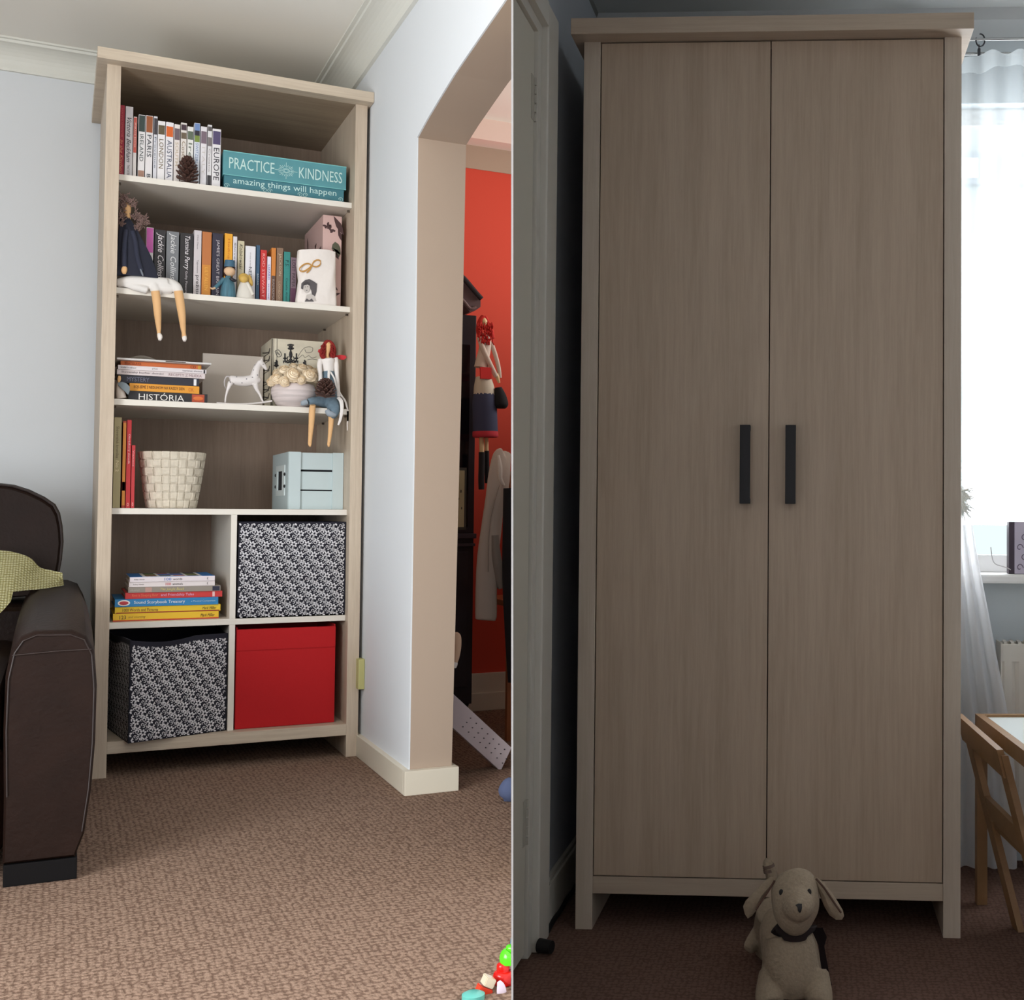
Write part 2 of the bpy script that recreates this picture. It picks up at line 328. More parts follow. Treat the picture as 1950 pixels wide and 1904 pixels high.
# window wall
zs, zh = .815, at(1890, 195, Y=YWIN, s='R').z
WX0, WX1 = .80, 2.2
bm = NB(); box(bm, XLW, WX0, YWIN, YWIN + .12, 0, HR_); box(bm, WX1, 2.7, YWIN, YWIN + .12, 0, HR_); box(bm, WX0, WX1, YWIN, YWIN + .12, 0, zs - .02); box(bm, WX0, WX1, YWIN, YWIN + .12, zh, HR_)
struct('wall_window', bm, M_wallWin, FR)
wf = NB()
for b in ((WX0, WX0 + .05, zs, zh), (WX1 - .05, WX1, zs, zh), (WX0, WX1, zs, zs + .05), (WX0, WX1, zh - .05, zh), (1.5, 1.55, zs, zh)): box(wf, b[0], b[1], YWIN + .05, YWIN + .1, b[2], b[3], .004)
wo = struct('window_2', wf, mat('window_frame_white', (245, 245, 245), .3), FR)
g = mat('window_glass', (255, 255, 255), .0); gp = g.node_tree.nodes['Principled BSDF']; gp.inputs['Transmission Weight'].default_value = 1; gp.inputs['IOR'].default_value = 1.0; gp.inputs['Roughness'].default_value = 0
for xa, xb in ((WX0 + .05, 1.5), (1.55, WX1 - .05)):
    bm = NB(); box(bm, xa, xb, YWIN + .073, YWIN + .077, zs + .05, zh - .05); obj('pane', bm, g, wo)
bm = NB(); box(bm, WX0 - .04, WX1 + .04, YWIN - .09, YWIN + .06, zs - .025, zs, .006); obj('window_sill', bm, mat('sill_white', (240, 240, 238), .35), wo)
# coving over the window
bm = NB(); prism(bm, [(XLW, YWIN, HR_), (XLW, YWIN - .06, HR_), (XLW, YWIN - .045, HR_ - .03), (XLW, YWIN, HR_ - .07)], (2.7, 0, 0)); struct('trim_5', bm, mat('cove_bedroom', (188, 190, 190), .7), FR)
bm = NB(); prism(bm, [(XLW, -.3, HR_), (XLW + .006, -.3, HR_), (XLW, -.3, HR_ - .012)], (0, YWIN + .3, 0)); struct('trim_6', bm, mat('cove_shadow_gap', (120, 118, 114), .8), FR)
# skirting along the left wall
bm = NB(); box(bm, XLW, XLW + .016, -.06, YWIN, 0.004, .1, .004); box(bm, XLW, XLW + .01, -.06, YWIN, .1, .112, .003); struct('baseboard_left', bm, M_trimR, FR)
# open door leaf and its frame, far left
d = NB()
pbox(d, XLW - .02, XLW + .004, -.205, .012, 2.055)
do = struct('door_1', d, mat('door_cream_gloss', (206, 200, 184), .4), FR)
bm = NB()
box(bm, XLW - .02, XLW + .012, -.2, -.165, 0, 2.065, .002); box(bm, XLW - .02, XLW + .028, -.165, -.055, 0, 2.14, .008, 3); pbox(bm, XLW - .02, XLW + .012, -.165, 2.06, 2.085); pbox(bm, XLW - .02, XLW + .028, -.165, 2.085, 2.14)
struct('trim_7', bm, M_trimR, FR)
for zc in (1.905, .30):
    bm = NB(); box(bm, XLW + .002, XLW + .0055, -.232, -.203, zc - .05, zc + .05, .001)
    for k in range(5): tube(bm, [(XLW + .006, -.203, zc - .05 + k * .0205), (XLW + .006, -.203, zc - .05 + k * .0205 + .0165)], .0038, 10)
    obj('hinge', bm, mat('painted_hinge', (178, 172, 158), .4), do)
# a rendered house across the street, seen washed out through the sheer curtain
h = thing('house', 'pale rendered house seen washed out through the window and sheer curtain', 'house', (1.6, 7.0, -2.5), FR)
bm = NB(); box(bm, -2, 9, 7, 8.5, -2.5, 5.2); obj('wall', bm, mat('house_render', (186, 192, 188), .9), h)
bm = NB(); prism(bm, [(-2.3, 6.7, 5.2), (-2.3, 8.8, 5.2), (-2.3, 7.75, 6.4)], (11.6, 0, 0)); obj('roof', bm, mat('house_roof', (150, 152, 154), .9), h)
for px in (1841, 1944):
    c = at(px, 321, Y=6.97, s='R'); bm = NB(); box(bm, c.x - .13, c.x + .13, 6.93, 7.05, c.z - .13, c.z + .13, .01); wfr = obj('window', bm, mat('house_window_frame', (150, 156, 160), .6), h)
    bm = NB(); box(bm, c.x - .08, c.x + .08, 6.925, 6.94, c.z - .08, c.z + .08); obj('pane', bm, mat('house_pane', (225, 232, 235), .4), wfr)

# ================================================================== BOOKCASE
W, D, TH, REC = .7407, .6442, .0365, .0365
WD = wood('whitewashed_wood', (206, 190, 170), (182, 164, 144), (34, 34, 1.6)); WDH = wood('whitewashed_wood_flat', (210, 196, 176), (184, 166, 146), (1.6, 34, 34))
M_shelf = mat('white_shelf', (228, 222, 212), .45)
SZ = [1.759, 1.4239, 1.0964, .776, .4415]; ST = .0175; Z6 = .103; ZC = 2.067
bc = thing('bookcase', 'tall open whitewashed wooden bookcase with white shelves standing in the corner', 'bookcase', (W / 2, D / 2, 0))
for a, b in ((0, TH), (W - TH, W)):
    bm = NB(); box(bm, a, b, 0, D - .02, 0, ZC + .005, .0015); obj('side_panel', bm, WD, bc)
bm = NB(); box(bm, TH, W - TH, D - .05, D - .03, .07, ZC + .005); obj('back_panel', bm, wood('back_panel_wood', (164, 142, 124), (142, 120, 104), (34, 34, 1.6)), bc)
bm = NB(); box(bm, TH, W - TH, .002, D - .05, ZC, ZC + .012); obj('top_board', bm, wood('top_board_wood_shaded', (168, 150, 128), (146, 128, 108), (1.6, 34, 34)), bc)  # darker tone paints in the shade under the top
bm = NB(); box(bm, -.0265, W + .0105, -.046, D - .001, ZC + .0005, 2.1, .002); obj('crown', bm, WDH, bc)
for z in SZ:
    bm = NB(); box(bm, TH + .0005, W - TH - .0005, REC, D - .051, z - ST, z, .001); obj('shelf', bm, M_shelf, bc)
bm = NB(); box(bm, TH, W - TH, .001, D - .051, Z6 - .035, Z6, .0015); obj('bottom_board', bm, WDH, bc)
xd0, xd1 = at(443, 1090, Y=REC).x - .0085, at(443, 1090, Y=REC).x + .0085
for z0, z1 in ((SZ[4], SZ[3] - ST), (Z6, SZ[4] - ST)):
    bm = NB(); box(bm, xd0, xd1, REC + .001, D - .051, z0, z1, .001); obj('divider', bm, M_shelf, bc)
for z in SZ[:3]:
    for x in (TH + .004, W - TH - .004):
        for y in (.07, .45):
            bm = NB(); tube(bm, [(x - .004, y, z - ST - .004), (x + .004, y, z - ST - .004)], .0035, 8); obj('shelf_pin', bm, mat('pin_metal', (120, 112, 104), .4, 1), bc)

# ================================================================== WARDROBE
rW, rD = .9011, .6; rs = .0401
wb = thing('wardrobe', 'tall two-door whitewashed wooden wardrobe with black bar handles', 'wardrobe', (rW / 2, rD / 2, 0), FR)
WR1 = wood('wardrobe_wood', (188, 166, 144), (170, 148, 126), (30, 30, 1.3), .42); WR2 = wood('wardrobe_wood_flat', (190, 171, 150), (174, 154, 134), (1.3, 30, 30), .5)
WR3 = wood('wardrobe_wood_stile', (198, 182, 164), (182, 165, 146), (30, 30, 1.3), .5)
for a, b in ((0, rs), (rW - rs, rW)):
    bm = NB(); box(bm, a, b, 0, rD, 0, 2.113, .0015); obj('side_panel', bm, WR3, wb)
bm = NB(); box(bm, rs, rW - rs, rD - .02, rD, .08, 2.113); obj('back_panel', bm, WR1, wb)
bm = NB(); box(bm, rs, rW - rs, .004, rD - .02, .0833, .1235, .001); obj('bottom_rail', bm, WR2, wb)
bm = NB(); box(bm, -.023, rW + .0225, -.051, rD + .03, 2.112, 2.15, .0015); obj('crown', bm, WR2, wb)
seam = rW * .4992
for i, (a, b) in enumerate(((rs + .0022, seam - .0012), (seam + .0012, rW - rs - .0022))):
    bm = NB(); box(bm, a, b, .003, .022, .1262, 2.109, .0012); dd = obj('door', bm, WR1, wb)
    hx = at(1419.5, 885, Y=0, s='R').x if i == 0 else at(1505.5, 885, Y=0, s='R').x
    za, zb = at(1462, 810.5, Y=0, s='R').z, at(1462, 959, Y=0, s='R').z
    bm = NB(); box(bm, hx - .0122, hx + .0122, -.03, -.019, zb, za, .001)
    box(bm, hx - .0122, hx + .0122, -.02, .004, zb, zb + .012, .001); box(bm, hx - .0122, hx + .0122, -.02, .004, za - .012, za, .001)
    obj('handle', bm, mat('black_metal', (26, 24, 27), .45, .3), dd, label='flat black metal bar handle')
bm = NB(); box(bm, rs, rW - rs, .06, .08, .1235, 2.112); obj('inner_panel', bm, mat('wardrobe_dark_inside', (60, 48, 38), .8), wb)

# ================================================================== SOFA
M_lea = mat('dark_brown_leather', (31, 18, 13), .5, spec=.16, noise=.12, nscale=14, bump=.25, bscale=90)
so = thing('sofa', 'dark brown leather sofa with padded arm beside the bookcase', 'sofa', (-.62, -.4, 0))
YS = -1.06
def sofa_arm(x0, x1, yA, yB, name='arm'):
    bm = NB(); zt = .522; ring = []
    pr = []
    wdt = x1 - x0
    out = [(.0, .045), (.0, .18), (-.004, .32), (-.002, .43), (.008, .485), (.024, .511), (.05, .522), (wdt - .045, .520), (wdt - .018, .508), (wdt - .002, .475), (wdt + .004, .40), (wdt + .003, .28), (wdt - .003, .18), (wdt - .014, .09), (wdt - .03, .045)]
    for k, (yy, ins) in enumerate(((yA, .012), (yA + .006, .004), (yA + .02, 0), (yA + .3, -.003), (yA + .9, -.003), (yB, 0))):
        cx, cz = wdt / 2, .29
        rise = .0 if k < 3 else .018 if k == 3 else .03
        ring.append([(x0 + cx + (x - cx) * (1 - ins * 5), yy, cz + (z - cz) * (1 - ins * 2.5) + (rise if z > .45 else 0)) for x, z in out])
    grid(bm, ring, True); bm.faces.new([bm.verts[i] for i in range(0)]) if False else None
    bm.verts.ensure_lookup_table(); n = len(out)
    bm.faces.new([bm.verts[i] for i in range(n)]); bm.faces.new([bm.verts[len(bm.verts) - n + i] for i in range(n)])
    a = obj(name, bm, M_lea, so, smooth=True)
    return a, out
arm, out = sofa_arm(-.185, -.024, YS, .42)
M_seam = mat('leather_seam', (34, 20, 17), .5)
seampts = [(-.185 + x * .93 + .006, YS - .0015, .29 + (z - .29) * .955) for x, z in out]
bm = NB(); tube(bm, seampts[1:-1], .0016, 6); obj('seam', bm, M_seam, arm)
bm = NB(); tube(bm, [(-.176, YS - .0015, .472), (-.1, YS - .003, .477), (-.032, YS - .0015, .478)], .0015, 6); obj('seam', bm, M_seam, arm)
sofa_arm(-1.28, -1.12, YS, .42)
bm = NB(); box(bm, -1.12, -.185, YS + .03, .0, .06, .28, .03, 3); obj('seat_base', bm, M_lea, so, smooth=True)
bm = NB(); box(bm, -1.115, -.19, YS - .0, -.0, .275, .41, .05, 4); obj('seat_cushion', bm, M_lea, so, smooth=True)
bm = NB(); box(bm, -1.26, -.03, -.02, .42, .05, .5, .03, 3); obj('back_frame', bm, M_lea, so, smooth=True)
# back cushion whose rounded shoulder rises over the arm
bp = [(5, 917), (30, 920), (60, 930), (88, 944), (108, 958), (117, 975), (122, 1000), (124, 1030), (121, 1065), (116, 1092), (112, 1130)]
edge = [at(x, y, Y=.13) for x, y in bp]; bot = .46
poly = [Vector((-1.15, .13, bot)), Vector((-1.17, .13, .84))] + edge
bm = NB()
cxx, czz = -.5, .6
rings = []
for yy, sc_ in ((.10, .93), (.115, .975), (.14, 1), (.3, 1), (.35, .97)):
    rings.append([(cxx + (q.x - cxx) * (1 - (1 - sc_) * .45), yy + (q.z - .5) * .12, czz + (q.z - czz) * (1 - (1 - sc_) * .9)) for q in poly])
grid(bm, rings, True); bm.verts.ensure_lookup_table(); n = len(poly)
bm.faces.new([bm.verts[i] for i in range(n)]); bm.faces.new([bm.verts[len(bm.verts) - n + i] for i in range(n)])
bk = obj('backrest', bm, M_lea, so, smooth=True)
bm = NB(); tube(bm, [(q[0], q[1] - .003, q[2]) for q in rings[1][2:]], .0035, 8); obj('piping', bm, M_seam, bk)
bm = NB(); bm.free()
for b in ((-.183, -.05, YS + .004, YS + .1), (-.183, -.05, .3, .4), (-1.28, -1.14, YS + .004, YS + .1), (-1.28, -1.14, .3, .4)):
    bm = NB(); box(bm, *b, 0, .045, .003); obj('foot', bm, mat('black_plinth', (14, 12, 13), .8, spec=.15), so, label='black block foot')
# knitted throw lying over the arm
tt = [(-40, 1040), (5, 1045), (35, 1050), (62, 1060), (80, 1078), (100, 1084), (122, 1089)]
tb_ = [(-40, 1190), (5, 1166), (30, 1140), (55, 1130), (82, 1122), (105, 1117), (125, 1113)]
bm = NB(); rows = []
A = spl([(x, y) for x, y in tt], 6); Bq = spl([(x, y) for x, y in tb_], 6)
for j in range(13):
    t = j / 12; row = []
    for i, ((ax_, ay), (bx_, by)) in enumerate(zip(A, Bq)):
        u = i / (len(A) - 1); Yt = .02 - .02 * u; Yb = -.42 + .42 * u
        x, y = ax_ + (bx_ - ax_) * t, ay + (by - ay) * t
        q = at(x, y, Y=Yt + (Yb - Yt) * t); q.y += .012 * math.sin(u * 9 + t * 5) * (1 - u * .5); row.append(q)
    rows.append(row)
grid(bm, rows)
for v in bm.verts:
    v.co.y = min(v.co.y, .075)
    if v.co.x > -.2: v.co.z = max(v.co.z, .545 + (.01 if v.co.y > -.3 else 0))
bmesh.ops.solidify(bm, geom=bm.faces[:], thickness=-.012)
M_kn = mat('yellow_green_knit', (226, 222, 134), .95, spec=.1); nt = M_kn.node_tree; N = nt.nodes; Lk = nt.links
tc = N.new('ShaderNodeTexCoord'); mp = N.new('ShaderNodeMapping'); mp.inputs['Scale'].default_value = (1, .5, 1.1); Lk.new(tc.outputs['Object'], mp.inputs[0])
vo = N.new('ShaderNodeTexVoronoi'); vo.inputs['Scale'].default_value = 150; vo.inputs['Randomness'].default_value = .12; Lk.new(mp.outputs[0], vo.inputs[0])
rp = N.new('ShaderNodeValToRGB'); rp.color_ramp.elements[0].color = (*lin((252, 248, 206)), 1); rp.color_ramp.elements[1].color = (*lin((200, 190, 126)), 1); rp.color_ramp.elements[0].position = .3; rp.color_ramp.elements[1].position = .62
Lk.new(vo.outputs['Distance'], rp.inputs[0]); Lk.new(rp.outputs[0], N['Principled BSDF'].inputs['Base Color'])
bn = N.new('ShaderNodeBump'); bn.invert = True; bn.inputs['Strength'].default_value = 1; bn.inputs['Distance'].default_value = .005; Lk.new(vo.outputs['Distance'], bn.inputs['Height']); Lk.new(bn.outputs[0], N['Principled BSDF'].inputs['Normal'])
o = obj('throw_blanket', bm, M_kn, smooth=True, base=(-.2, -.1, .55)); tag(o, 'yellow-green knitted throw draped over the brown sofa arm', 'blanket')
# ================================================================== THINGS ON THE SHELVES
INK = flat((28, 26, 28)); WHT = flat((240, 238, 232)); GOLD = flat((214, 170, 90)); CREAM = flat((232, 224, 205)); PAGES = mat('book_pages', (226, 216, 196), .9, noise=.08, nscale=200, stretch=(1, 1, 1))
def px2(x, y, Y): q = at(x, y, Y=Y); return q.x, q.z
def upright(label, xl, xr, ytop, ymid, k, col, Yf=.075, depth=.15, name='book', group='books', titles=(), bands=(), lean=0, rough=.5, paper=True, cat='book', xshift=0):
    """a book standing on shelf k; xl, xr the spine's edges and ytop its head in the picture"""
    if k == 1: Yf = .105
    x0, x1 = max(TH + .0004, at(xl, ymid, Y=Yf).x), at(xr, ymid, Y=Yf).x; zt = at((xl + xr) / 2, ytop, Y=Yf).z; zb = SZ[k] + .0005
    b = thing(name, label, cat, ((x0 + x1) / 2, Yf + depth / 2, zb), group=group); m = flat(col, rough); th = min(.0022, (x1 - x0) * .15)
    g_ = .0004
    bm = NB(); box(bm, x0 + g_, x1 - g_, Yf, Yf + .003, zb, zt, .001); box(bm, x0 + g_, x0 + g_ + th, Yf + .0028, Yf + depth, zb, zt); box(bm, x1 - g_ - th, x1 - g_, Yf + .0028, Yf + depth, zb, zt); obj('cover', bm, m, b)
    bm = NB(); box(bm, x0 + g_ + th, x1 - g_ - th, Yf + .003, Yf + depth - .003, zb + .002, zt - .003); obj('pages', bm, PAGES, b)
    H = zt - zb; w = x1 - x0 - 2 * g_
    for f0, f1, c, nm in bands:   # fractions of the height, from the foot
        bm = NB(); box(bm, x0 + g_ + w * .06, x1 - g_ - w * .06, Yf - .0005, Yf + .001, zb + H * f0, zb + H * f1); obj(nm, bm, flat(c), b)
    for f0, f1, s, c, shr, hh in titles:
        text(b, s, flat(c), ((x0 + x1) / 2, Yf - .0011, zb + H * (f0 + f1) / 2), -ZP, XP, H * (f1 - f0), w * hh, shr)
    return b
G1 = 'books standing on the top shelf'; G2 = 'books standing on the second shelf'; G4 = 'books standing on the fourth shelf'
def z1x(u): return 150 + u / 6.347
def z1y(v): return 60 + v / 6.347
B = upright
B('crimson hardback with gold script, leftmost book on the top shelf', 221.5, 234.5, 199, 265, 0, (158, 26, 52), group=G1, titles=((.55, .95, 'HAWKSMOOR', (200, 90, 90), 0, .4), (.06, .52, 'In the Kitchen', (222, 150, 110), .35, .5)))
B('tall white book with black script along its spine, beside the crimson one', 235.5, 250.3, 202, 265, 0, (222, 218, 222), group=G1, titles=((.22, .84, 'Victoria Beckham', (40, 38, 44), .4, .6), (.03, .18, 'THAT EXTRA', (90, 88, 95), 0, .3)))
B('slim book with salmon upper spine and white foot on the top shelf', 250.8, 258, 221.5, 275, 0, (228, 222, 220), group=G1, bands=((.42, .985, (205, 92, 80), 'spine_band'),), titles=((.5, .9, 'PHRASE BOOK', (240, 225, 215), 0, .35),))
B('white travel guide titled IRELAND on the top shelf', 260.4, 273.8, 218, 280, 0, (226, 223, 224), group=G1, bands=((.74, .99, (52, 66, 62), 'spine_photo'), (.03, .14, (164, 126, 108), 'emblem')), titles=((.28, .7, 'IRELAND', (60, 74, 72), 0, .55),))
B('white travel guide titled PARIS with orange-brown photo at its head', 274.5, 288.5, 219.5, 283, 0, (226, 223, 224), group=G1, bands=((.74, .99, (150, 84, 46), 'spine_photo'),), titles=((.36, .7, 'PARIS', (62, 66, 74), 0, .6), (.04, .1, 'B', (60, 66, 74), 0, .5)))
B('thin pale guide with dark photo at its head, between PARIS and LONDON', 289.5, 297, 221, 285, 0, (214, 214, 220), group=G1, bands=((.72, .97, (62, 56, 62), 'spine_photo'),), titles=((.2, .68, 'Provence', (96, 110, 130), 0, .45),))
B('white travel guide titled LONDON on the top shelf', 297.5, 312, 230, 288, 0, (232, 229, 230), group=G1, bands=((.78, .93, (96, 84, 60), 'spine_photo'),), titles=((.22, .7, 'LONDON', (120, 104, 74), 0, .6),))
B('white travel guide titled AUSTRALIA with an orange photo square', 312.8, 328, 232.5, 290, 0, (232, 229, 232), group=G1, bands=((.76, .93, (214, 98, 32), 'spine_photo'),), titles=((.08, .7, 'AUSTRALIA', (70, 78, 104), 0, .62),))
B('cream-lettered guide titled SOUTH behind the pine cone', 329, 340.3, 236.5, 293, 0, (230, 222, 218), group=G1, bands=((.74, .93, (110, 92, 100), 'spine_photo'),), titles=((.3, .7, 'SOUTH', (196, 178, 150), 0, .55),))
B('white guide titled Costa behind the pine cone', 341.5, 353.3, 233.5, 295, 0, (226, 220, 214), group=G1, bands=((.88, .97, (70, 50, 60), 'spine_photo'), (.74, .84, (104, 90, 72), 'emblem')), titles=((.4, .7, 'Costa', (150, 130, 104), 0, .6),))
B('white guide titled Irel with a dark cross emblem at its head', 354.2, 366.3, 241, 297, 0, (228, 226, 222), group=G1, bands=((.78, .92, (96, 108, 90), 'emblem'),), titles=((.42, .72, 'Irel', (110, 122, 108), 0, .6),))
B('pale guide titled SWITZERLAND with a blue and green photo', 367.2, 378.8, 234, 298, 0, (220, 224, 232), group=G1, bands=((.88, .99, (112, 140, 190), 'spine_photo'), (.8, .88, (40, 36, 50), 'spine_photo'), (.7, .8, (120, 140, 60), 'spine_photo')), titles=((.2, .68, 'SWITZERLAND', (120, 140, 176), 0, .5),))
B('white guide with a faded mauve photo, third from the right on the top shelf', 379.8, 392, 241, 300, 0, (226, 222, 226), group=G1, bands=((.72, .92, (122, 104, 116), 'spine_photo'),), titles=((.2, .66, 'ITALY', (206, 200, 196), 0, .5),))
B('narrow white guide with a tiny black figure at its foot, left of EUROPE', 393, 401.6, 237.5, 302, 0, (222, 220, 222), group=G1, bands=((.9, .97, (90, 84, 84), 'spine_photo'), (.66, .8, (120, 112, 112), 'emblem'), (.04, .2, (54, 50, 54), 'emblem')), titles=((.25, .62, 'Croatia', (170, 160, 160), 0, .4),))
B('thick white travel guide titled EUROPE, rightmost of the top shelf', 402.2, 419, 245.5, 305, 0, (232, 228, 230), group=G1, bands=((.74, .96, (84, 72, 110), 'spine_photo'),), titles=((.14, .68, 'EUROPE', (46, 44, 56), 0, .66),))
# pine cones
def cone(base, h, r, label, tilt=0):
    bm = NB(); c = Vector(base)
    ell(bm, (c.x, c.y, c.z + h * .48), (r * .4, r * .4, h * .44), seg=12)
    N_ = 64
    for i in range(N_):
        t = i / N_; z = h * (.04 + .9 * t); rr = r * (1.02 * math.sin(math.pi * (.30 + .62 * t)) ** .8); a = i * 2.39996
        d = Vector((math.cos(a), math.sin(a), .25 + .9 * t)).normalized(); sd = Vector((-math.sin(a), math.cos(a), 0)); up = d.cross(sd) * -1
        p0 = c + Vector((0, 0, z)) + d * rr * .25; L = rr * (.95 - .2 * t) + .004; wd = r * (.24 - .10 * t)
        q = [p0 - sd * wd * .5, p0 + d * L * .8 - sd * wd + up * .002, p0 + d * L, p0 + d * L * .8 + sd * wd + up * .002, p0 + sd * wd * .5]
        prism(bm, [tuple(v) for v in q], tuple(up * -.0035))
    o = obj('pine_cone', bm, mat('pine_cone_brown', (78, 52, 44), .6), base=base); tag(o, label, 'pine cone', 'brown pine cones'); return o
q = at(356, 345, Y=.045); rr = 20 * mpp(356, 330, .05); cone((q.x, .0655, SZ[0] + .0005), 57 * mpp(356, 320, .05), rr * .95, 'dark brown open pine cone standing before the travel guides on top shelf')
# teal boxes with lettering
def plate(bm, x0, x1, Y, z0, z1, t=.001): box(bm, x0, x1, Y - t, Y, z0, z1)

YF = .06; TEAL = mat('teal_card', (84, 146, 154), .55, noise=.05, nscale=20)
x0, x1 = at(424, 310, Y=YF).x, at(661.5, 340, Y=YF).x; zt = at(424, 288, Y=YF).z; zm = at(424, 333, Y=YF).z; zt2 = at(661, 316, Y=YF).z; zt = (zt + zt2) / 2; zm = (zm + at(661, 362, Y=YF).z) / 2
tb = thing('keepsake_box', 'teal lidded card box lettered PRACTICE KINDNESS on the top shelf', 'box', ((x0 + x1) / 2, YF + .15, SZ[0]))
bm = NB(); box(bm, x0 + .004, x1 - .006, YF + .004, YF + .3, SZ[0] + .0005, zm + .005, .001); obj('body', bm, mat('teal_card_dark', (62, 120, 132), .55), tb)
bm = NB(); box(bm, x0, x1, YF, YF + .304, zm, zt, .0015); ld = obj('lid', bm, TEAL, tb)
bm = NB()
PALE = flat((196, 226, 222))
for e in ((x0, x1, zt - .0025, zt), (x0, x1, zm, zm + .002)): plate(bm, e[0], e[1], YF - .0002, e[2], e[3], .0006)
obj('rim', bm, flat((120, 190, 190)), ld)
wd = x1 - x0; zc = (zt + zm) / 2 - .001; hh = zt - zm
text(tb, 'PRACTICE', PALE, (x0 + wd * .225, YF - .0012, zc + .002), XP, ZP, wd * .36, hh * .46, name='lettering'); text(tb, 'KINDNESS', PALE, (x0 + wd * .785, YF - .0012, zc), XP, ZP, wd * .36, hh * .46, name='lettering')
text(tb, 'amazing things will happen', PALE, (x0 + wd * .5, YF + .0032, (SZ[0] + zm) / 2 + .006), XP, ZP, wd * .84, (zm - SZ[0]) * .55, name='lettering')
bm = NB(); cx_, cz_ = x0 + wd * .5, zc
for k in range(8):
    a = k * math.pi / 4; 
    for da in (-.25, 0, .25):
        r0, r1 = (.010, .021 if k % 2 else .026) if da == 0 else (.012, .018)
        tube(bm, [(cx_ + math.cos(a + da) * r0 * 1.2, YF - .0006, cz_ + math.sin(a + da) * r0), (cx_ + math.cos(a + da) * r1 * 1.3, YF - .0006, cz_ + math.sin(a + da) * r1)], .0007, 5)
for r in (.007, .0045): tube(bm, [(cx_ + r * 1.5 * math.cos(t * math.pi / 8), YF - .0006, cz_ + r * math.sin(t * math.pi / 8)) for t in range(17)], .0007, 5)
obj('emblem', bm, PALE, tb)
def curl(bm, c, r, turns=1.4, Y=0, rad=.0008, sgn=1, ph=0, seg=5, n=14):
    tube(bm, [(c[0] + sgn * r * (1 - t * .75) * math.cos(ph + t * turns * 2 * math.pi), Y, c[1] + r * (1 - t * .75) * math.sin(ph + t * turns * 2 * math.pi)) for t in [i / n for i in range(n + 1)]], rad, seg)
bm = NB()
for fx, s_ in ((.03, 1), (.33, -1), (.37, 1), (.62, -1), (.66, 1), (.96, -1)): curl(bm, (x0 + wd * fx, SZ[0] + .012), .008, 1.3, YF + .0034, .0007, s_)
obj('scrollwork', bm, PALE, tb)

# ---- second shelf
def z3(u, v): return 200 + u / 6.346, 360 + v / 6.346
B('pink and white paperback mostly hidden behind the navy-topped doll', 276, 290.5, 432.5, 480, 1, (214, 208, 208), group=G2, bands=((.62, .99, (206, 96, 176), 'spine_band'),))
B('black paperback with large white script, just right of the navy-topped doll', 292, 313.5, 437, 480, 1, (38, 34, 38), group=G2, bands=((.1, .24, (150, 40, 56), 'spine_band'),), titles=((.27, .95, 'Jackie Collins', (224, 218, 220), .35, .72),))
B('grey paperback with large white script on the second shelf', 314.8, 339, 440.5, 483, 1, (118, 120, 124), group=G2, titles=((.25, .97, 'Jackie Collins', (214, 214, 214), .2, .6),))
B('thick black paperback titled Guilty Pleasures, right of the grey one', 341, 366.3, 444, 487, 1, (34, 30, 32), group=G2, titles=((.42, .96, 'Tasmina Perry', (222, 216, 220), .3, .5), (.03, .4, 'Guilty Pleasures', (196, 188, 192), 0, .22)))
B('pale mauve-grey book with black sans lettering on second shelf', 367.3, 382, 438.5, 490, 1, (206, 198, 200), group=G2, titles=((.03, .33, 'prežitie', (44, 40, 44), 0, .6), (.36, .56, 'Tajomstvo', (90, 84, 90), 0, .3), (.72, .93, 'Chris Cleave', (120, 112, 116), 0, .2)))
B('orange-brown paperback left of the navy cookery book', 383, 401.2, 441.5, 490, 1, (186, 112, 58), group=G2, bands=((.02, .5, (206, 136, 50), 'spine_band'),), titles=((.12, .46, 'LILY ALLEN', (232, 176, 76), 0, .35),))
B("navy hardback with pale capitals down its spine behind the blue-capped figurine", 402.6, 423.6, 444.5, 492, 1, (40, 36, 56), group=G2, titles=((.06, .9, "JAMIE'S GREAT BRITAIN", (196, 188, 192), 0, .36),))
B('bright yellow-orange book on the second shelf', 426, 441.5, 445, 490, 1, (232, 164, 40), group=G2, titles=((.3, .92, 'Hodina pravdy', (206, 120, 24), 0, .4),))
def z4(u, v): return 420 + u / 6.964, 390 + v / 6.964
B('thin white book between the yellow and the beige one', 442.2, 450.3, 450.5, 492, 1, (214, 210, 214), group=G2, titles=((.4, .9, 'Slovensko', (110, 106, 110), 0, .4),))
B('beige clothbound book with black handwriting script', 451.2, 464, 459, 505, 1, (200, 190, 160), group=G2, titles=((.52, .95, 'Kolakowski', (54, 48, 40), .4, .5),))
B('thick plain white book behind the fair-haired figurine', 465.8, 485.6, 469, 515, 1, (226, 224, 228), group=G2, titles=((.42, .62, 'NEST', (70, 66, 74), 0, .32), (.62, .88, 'novel', (150, 146, 154), 0, .12)))
B('slim dark blue book left of the bright red one', 486.8, 493.8, 467, 520, 1, (52, 84, 112), group=G2, titles=((.3, .5, 'BAZAR', (190, 200, 205), 0, .35),))
B('bright red paperback on the second shelf', 494.6, 507, 476.5, 525, 1, (200, 44, 44), group=G2, titles=((.1, .93, 'ROD STEWART', (232, 170, 165), 0, .4),))
B('short slim white book with blue lettering beside the red one', 507.8, 515.2, 489, 528, 1, (224, 218, 232), group=G2, titles=((.5, .82, 'LIZARD', (80, 96, 170), 0, .45), (.1, .42, 'stories', (110, 120, 180), 0, .35)))
B('paperback with orange head and dark brown foot', 515.8, 524.6, 472.5, 525, 1, (206, 126, 50), group=G2, bands=((.02, .5, (88, 66, 58), 'spine_band'),), titles=((.06, .44, 'BAHAMA', (170, 150, 140), 0, .4),))
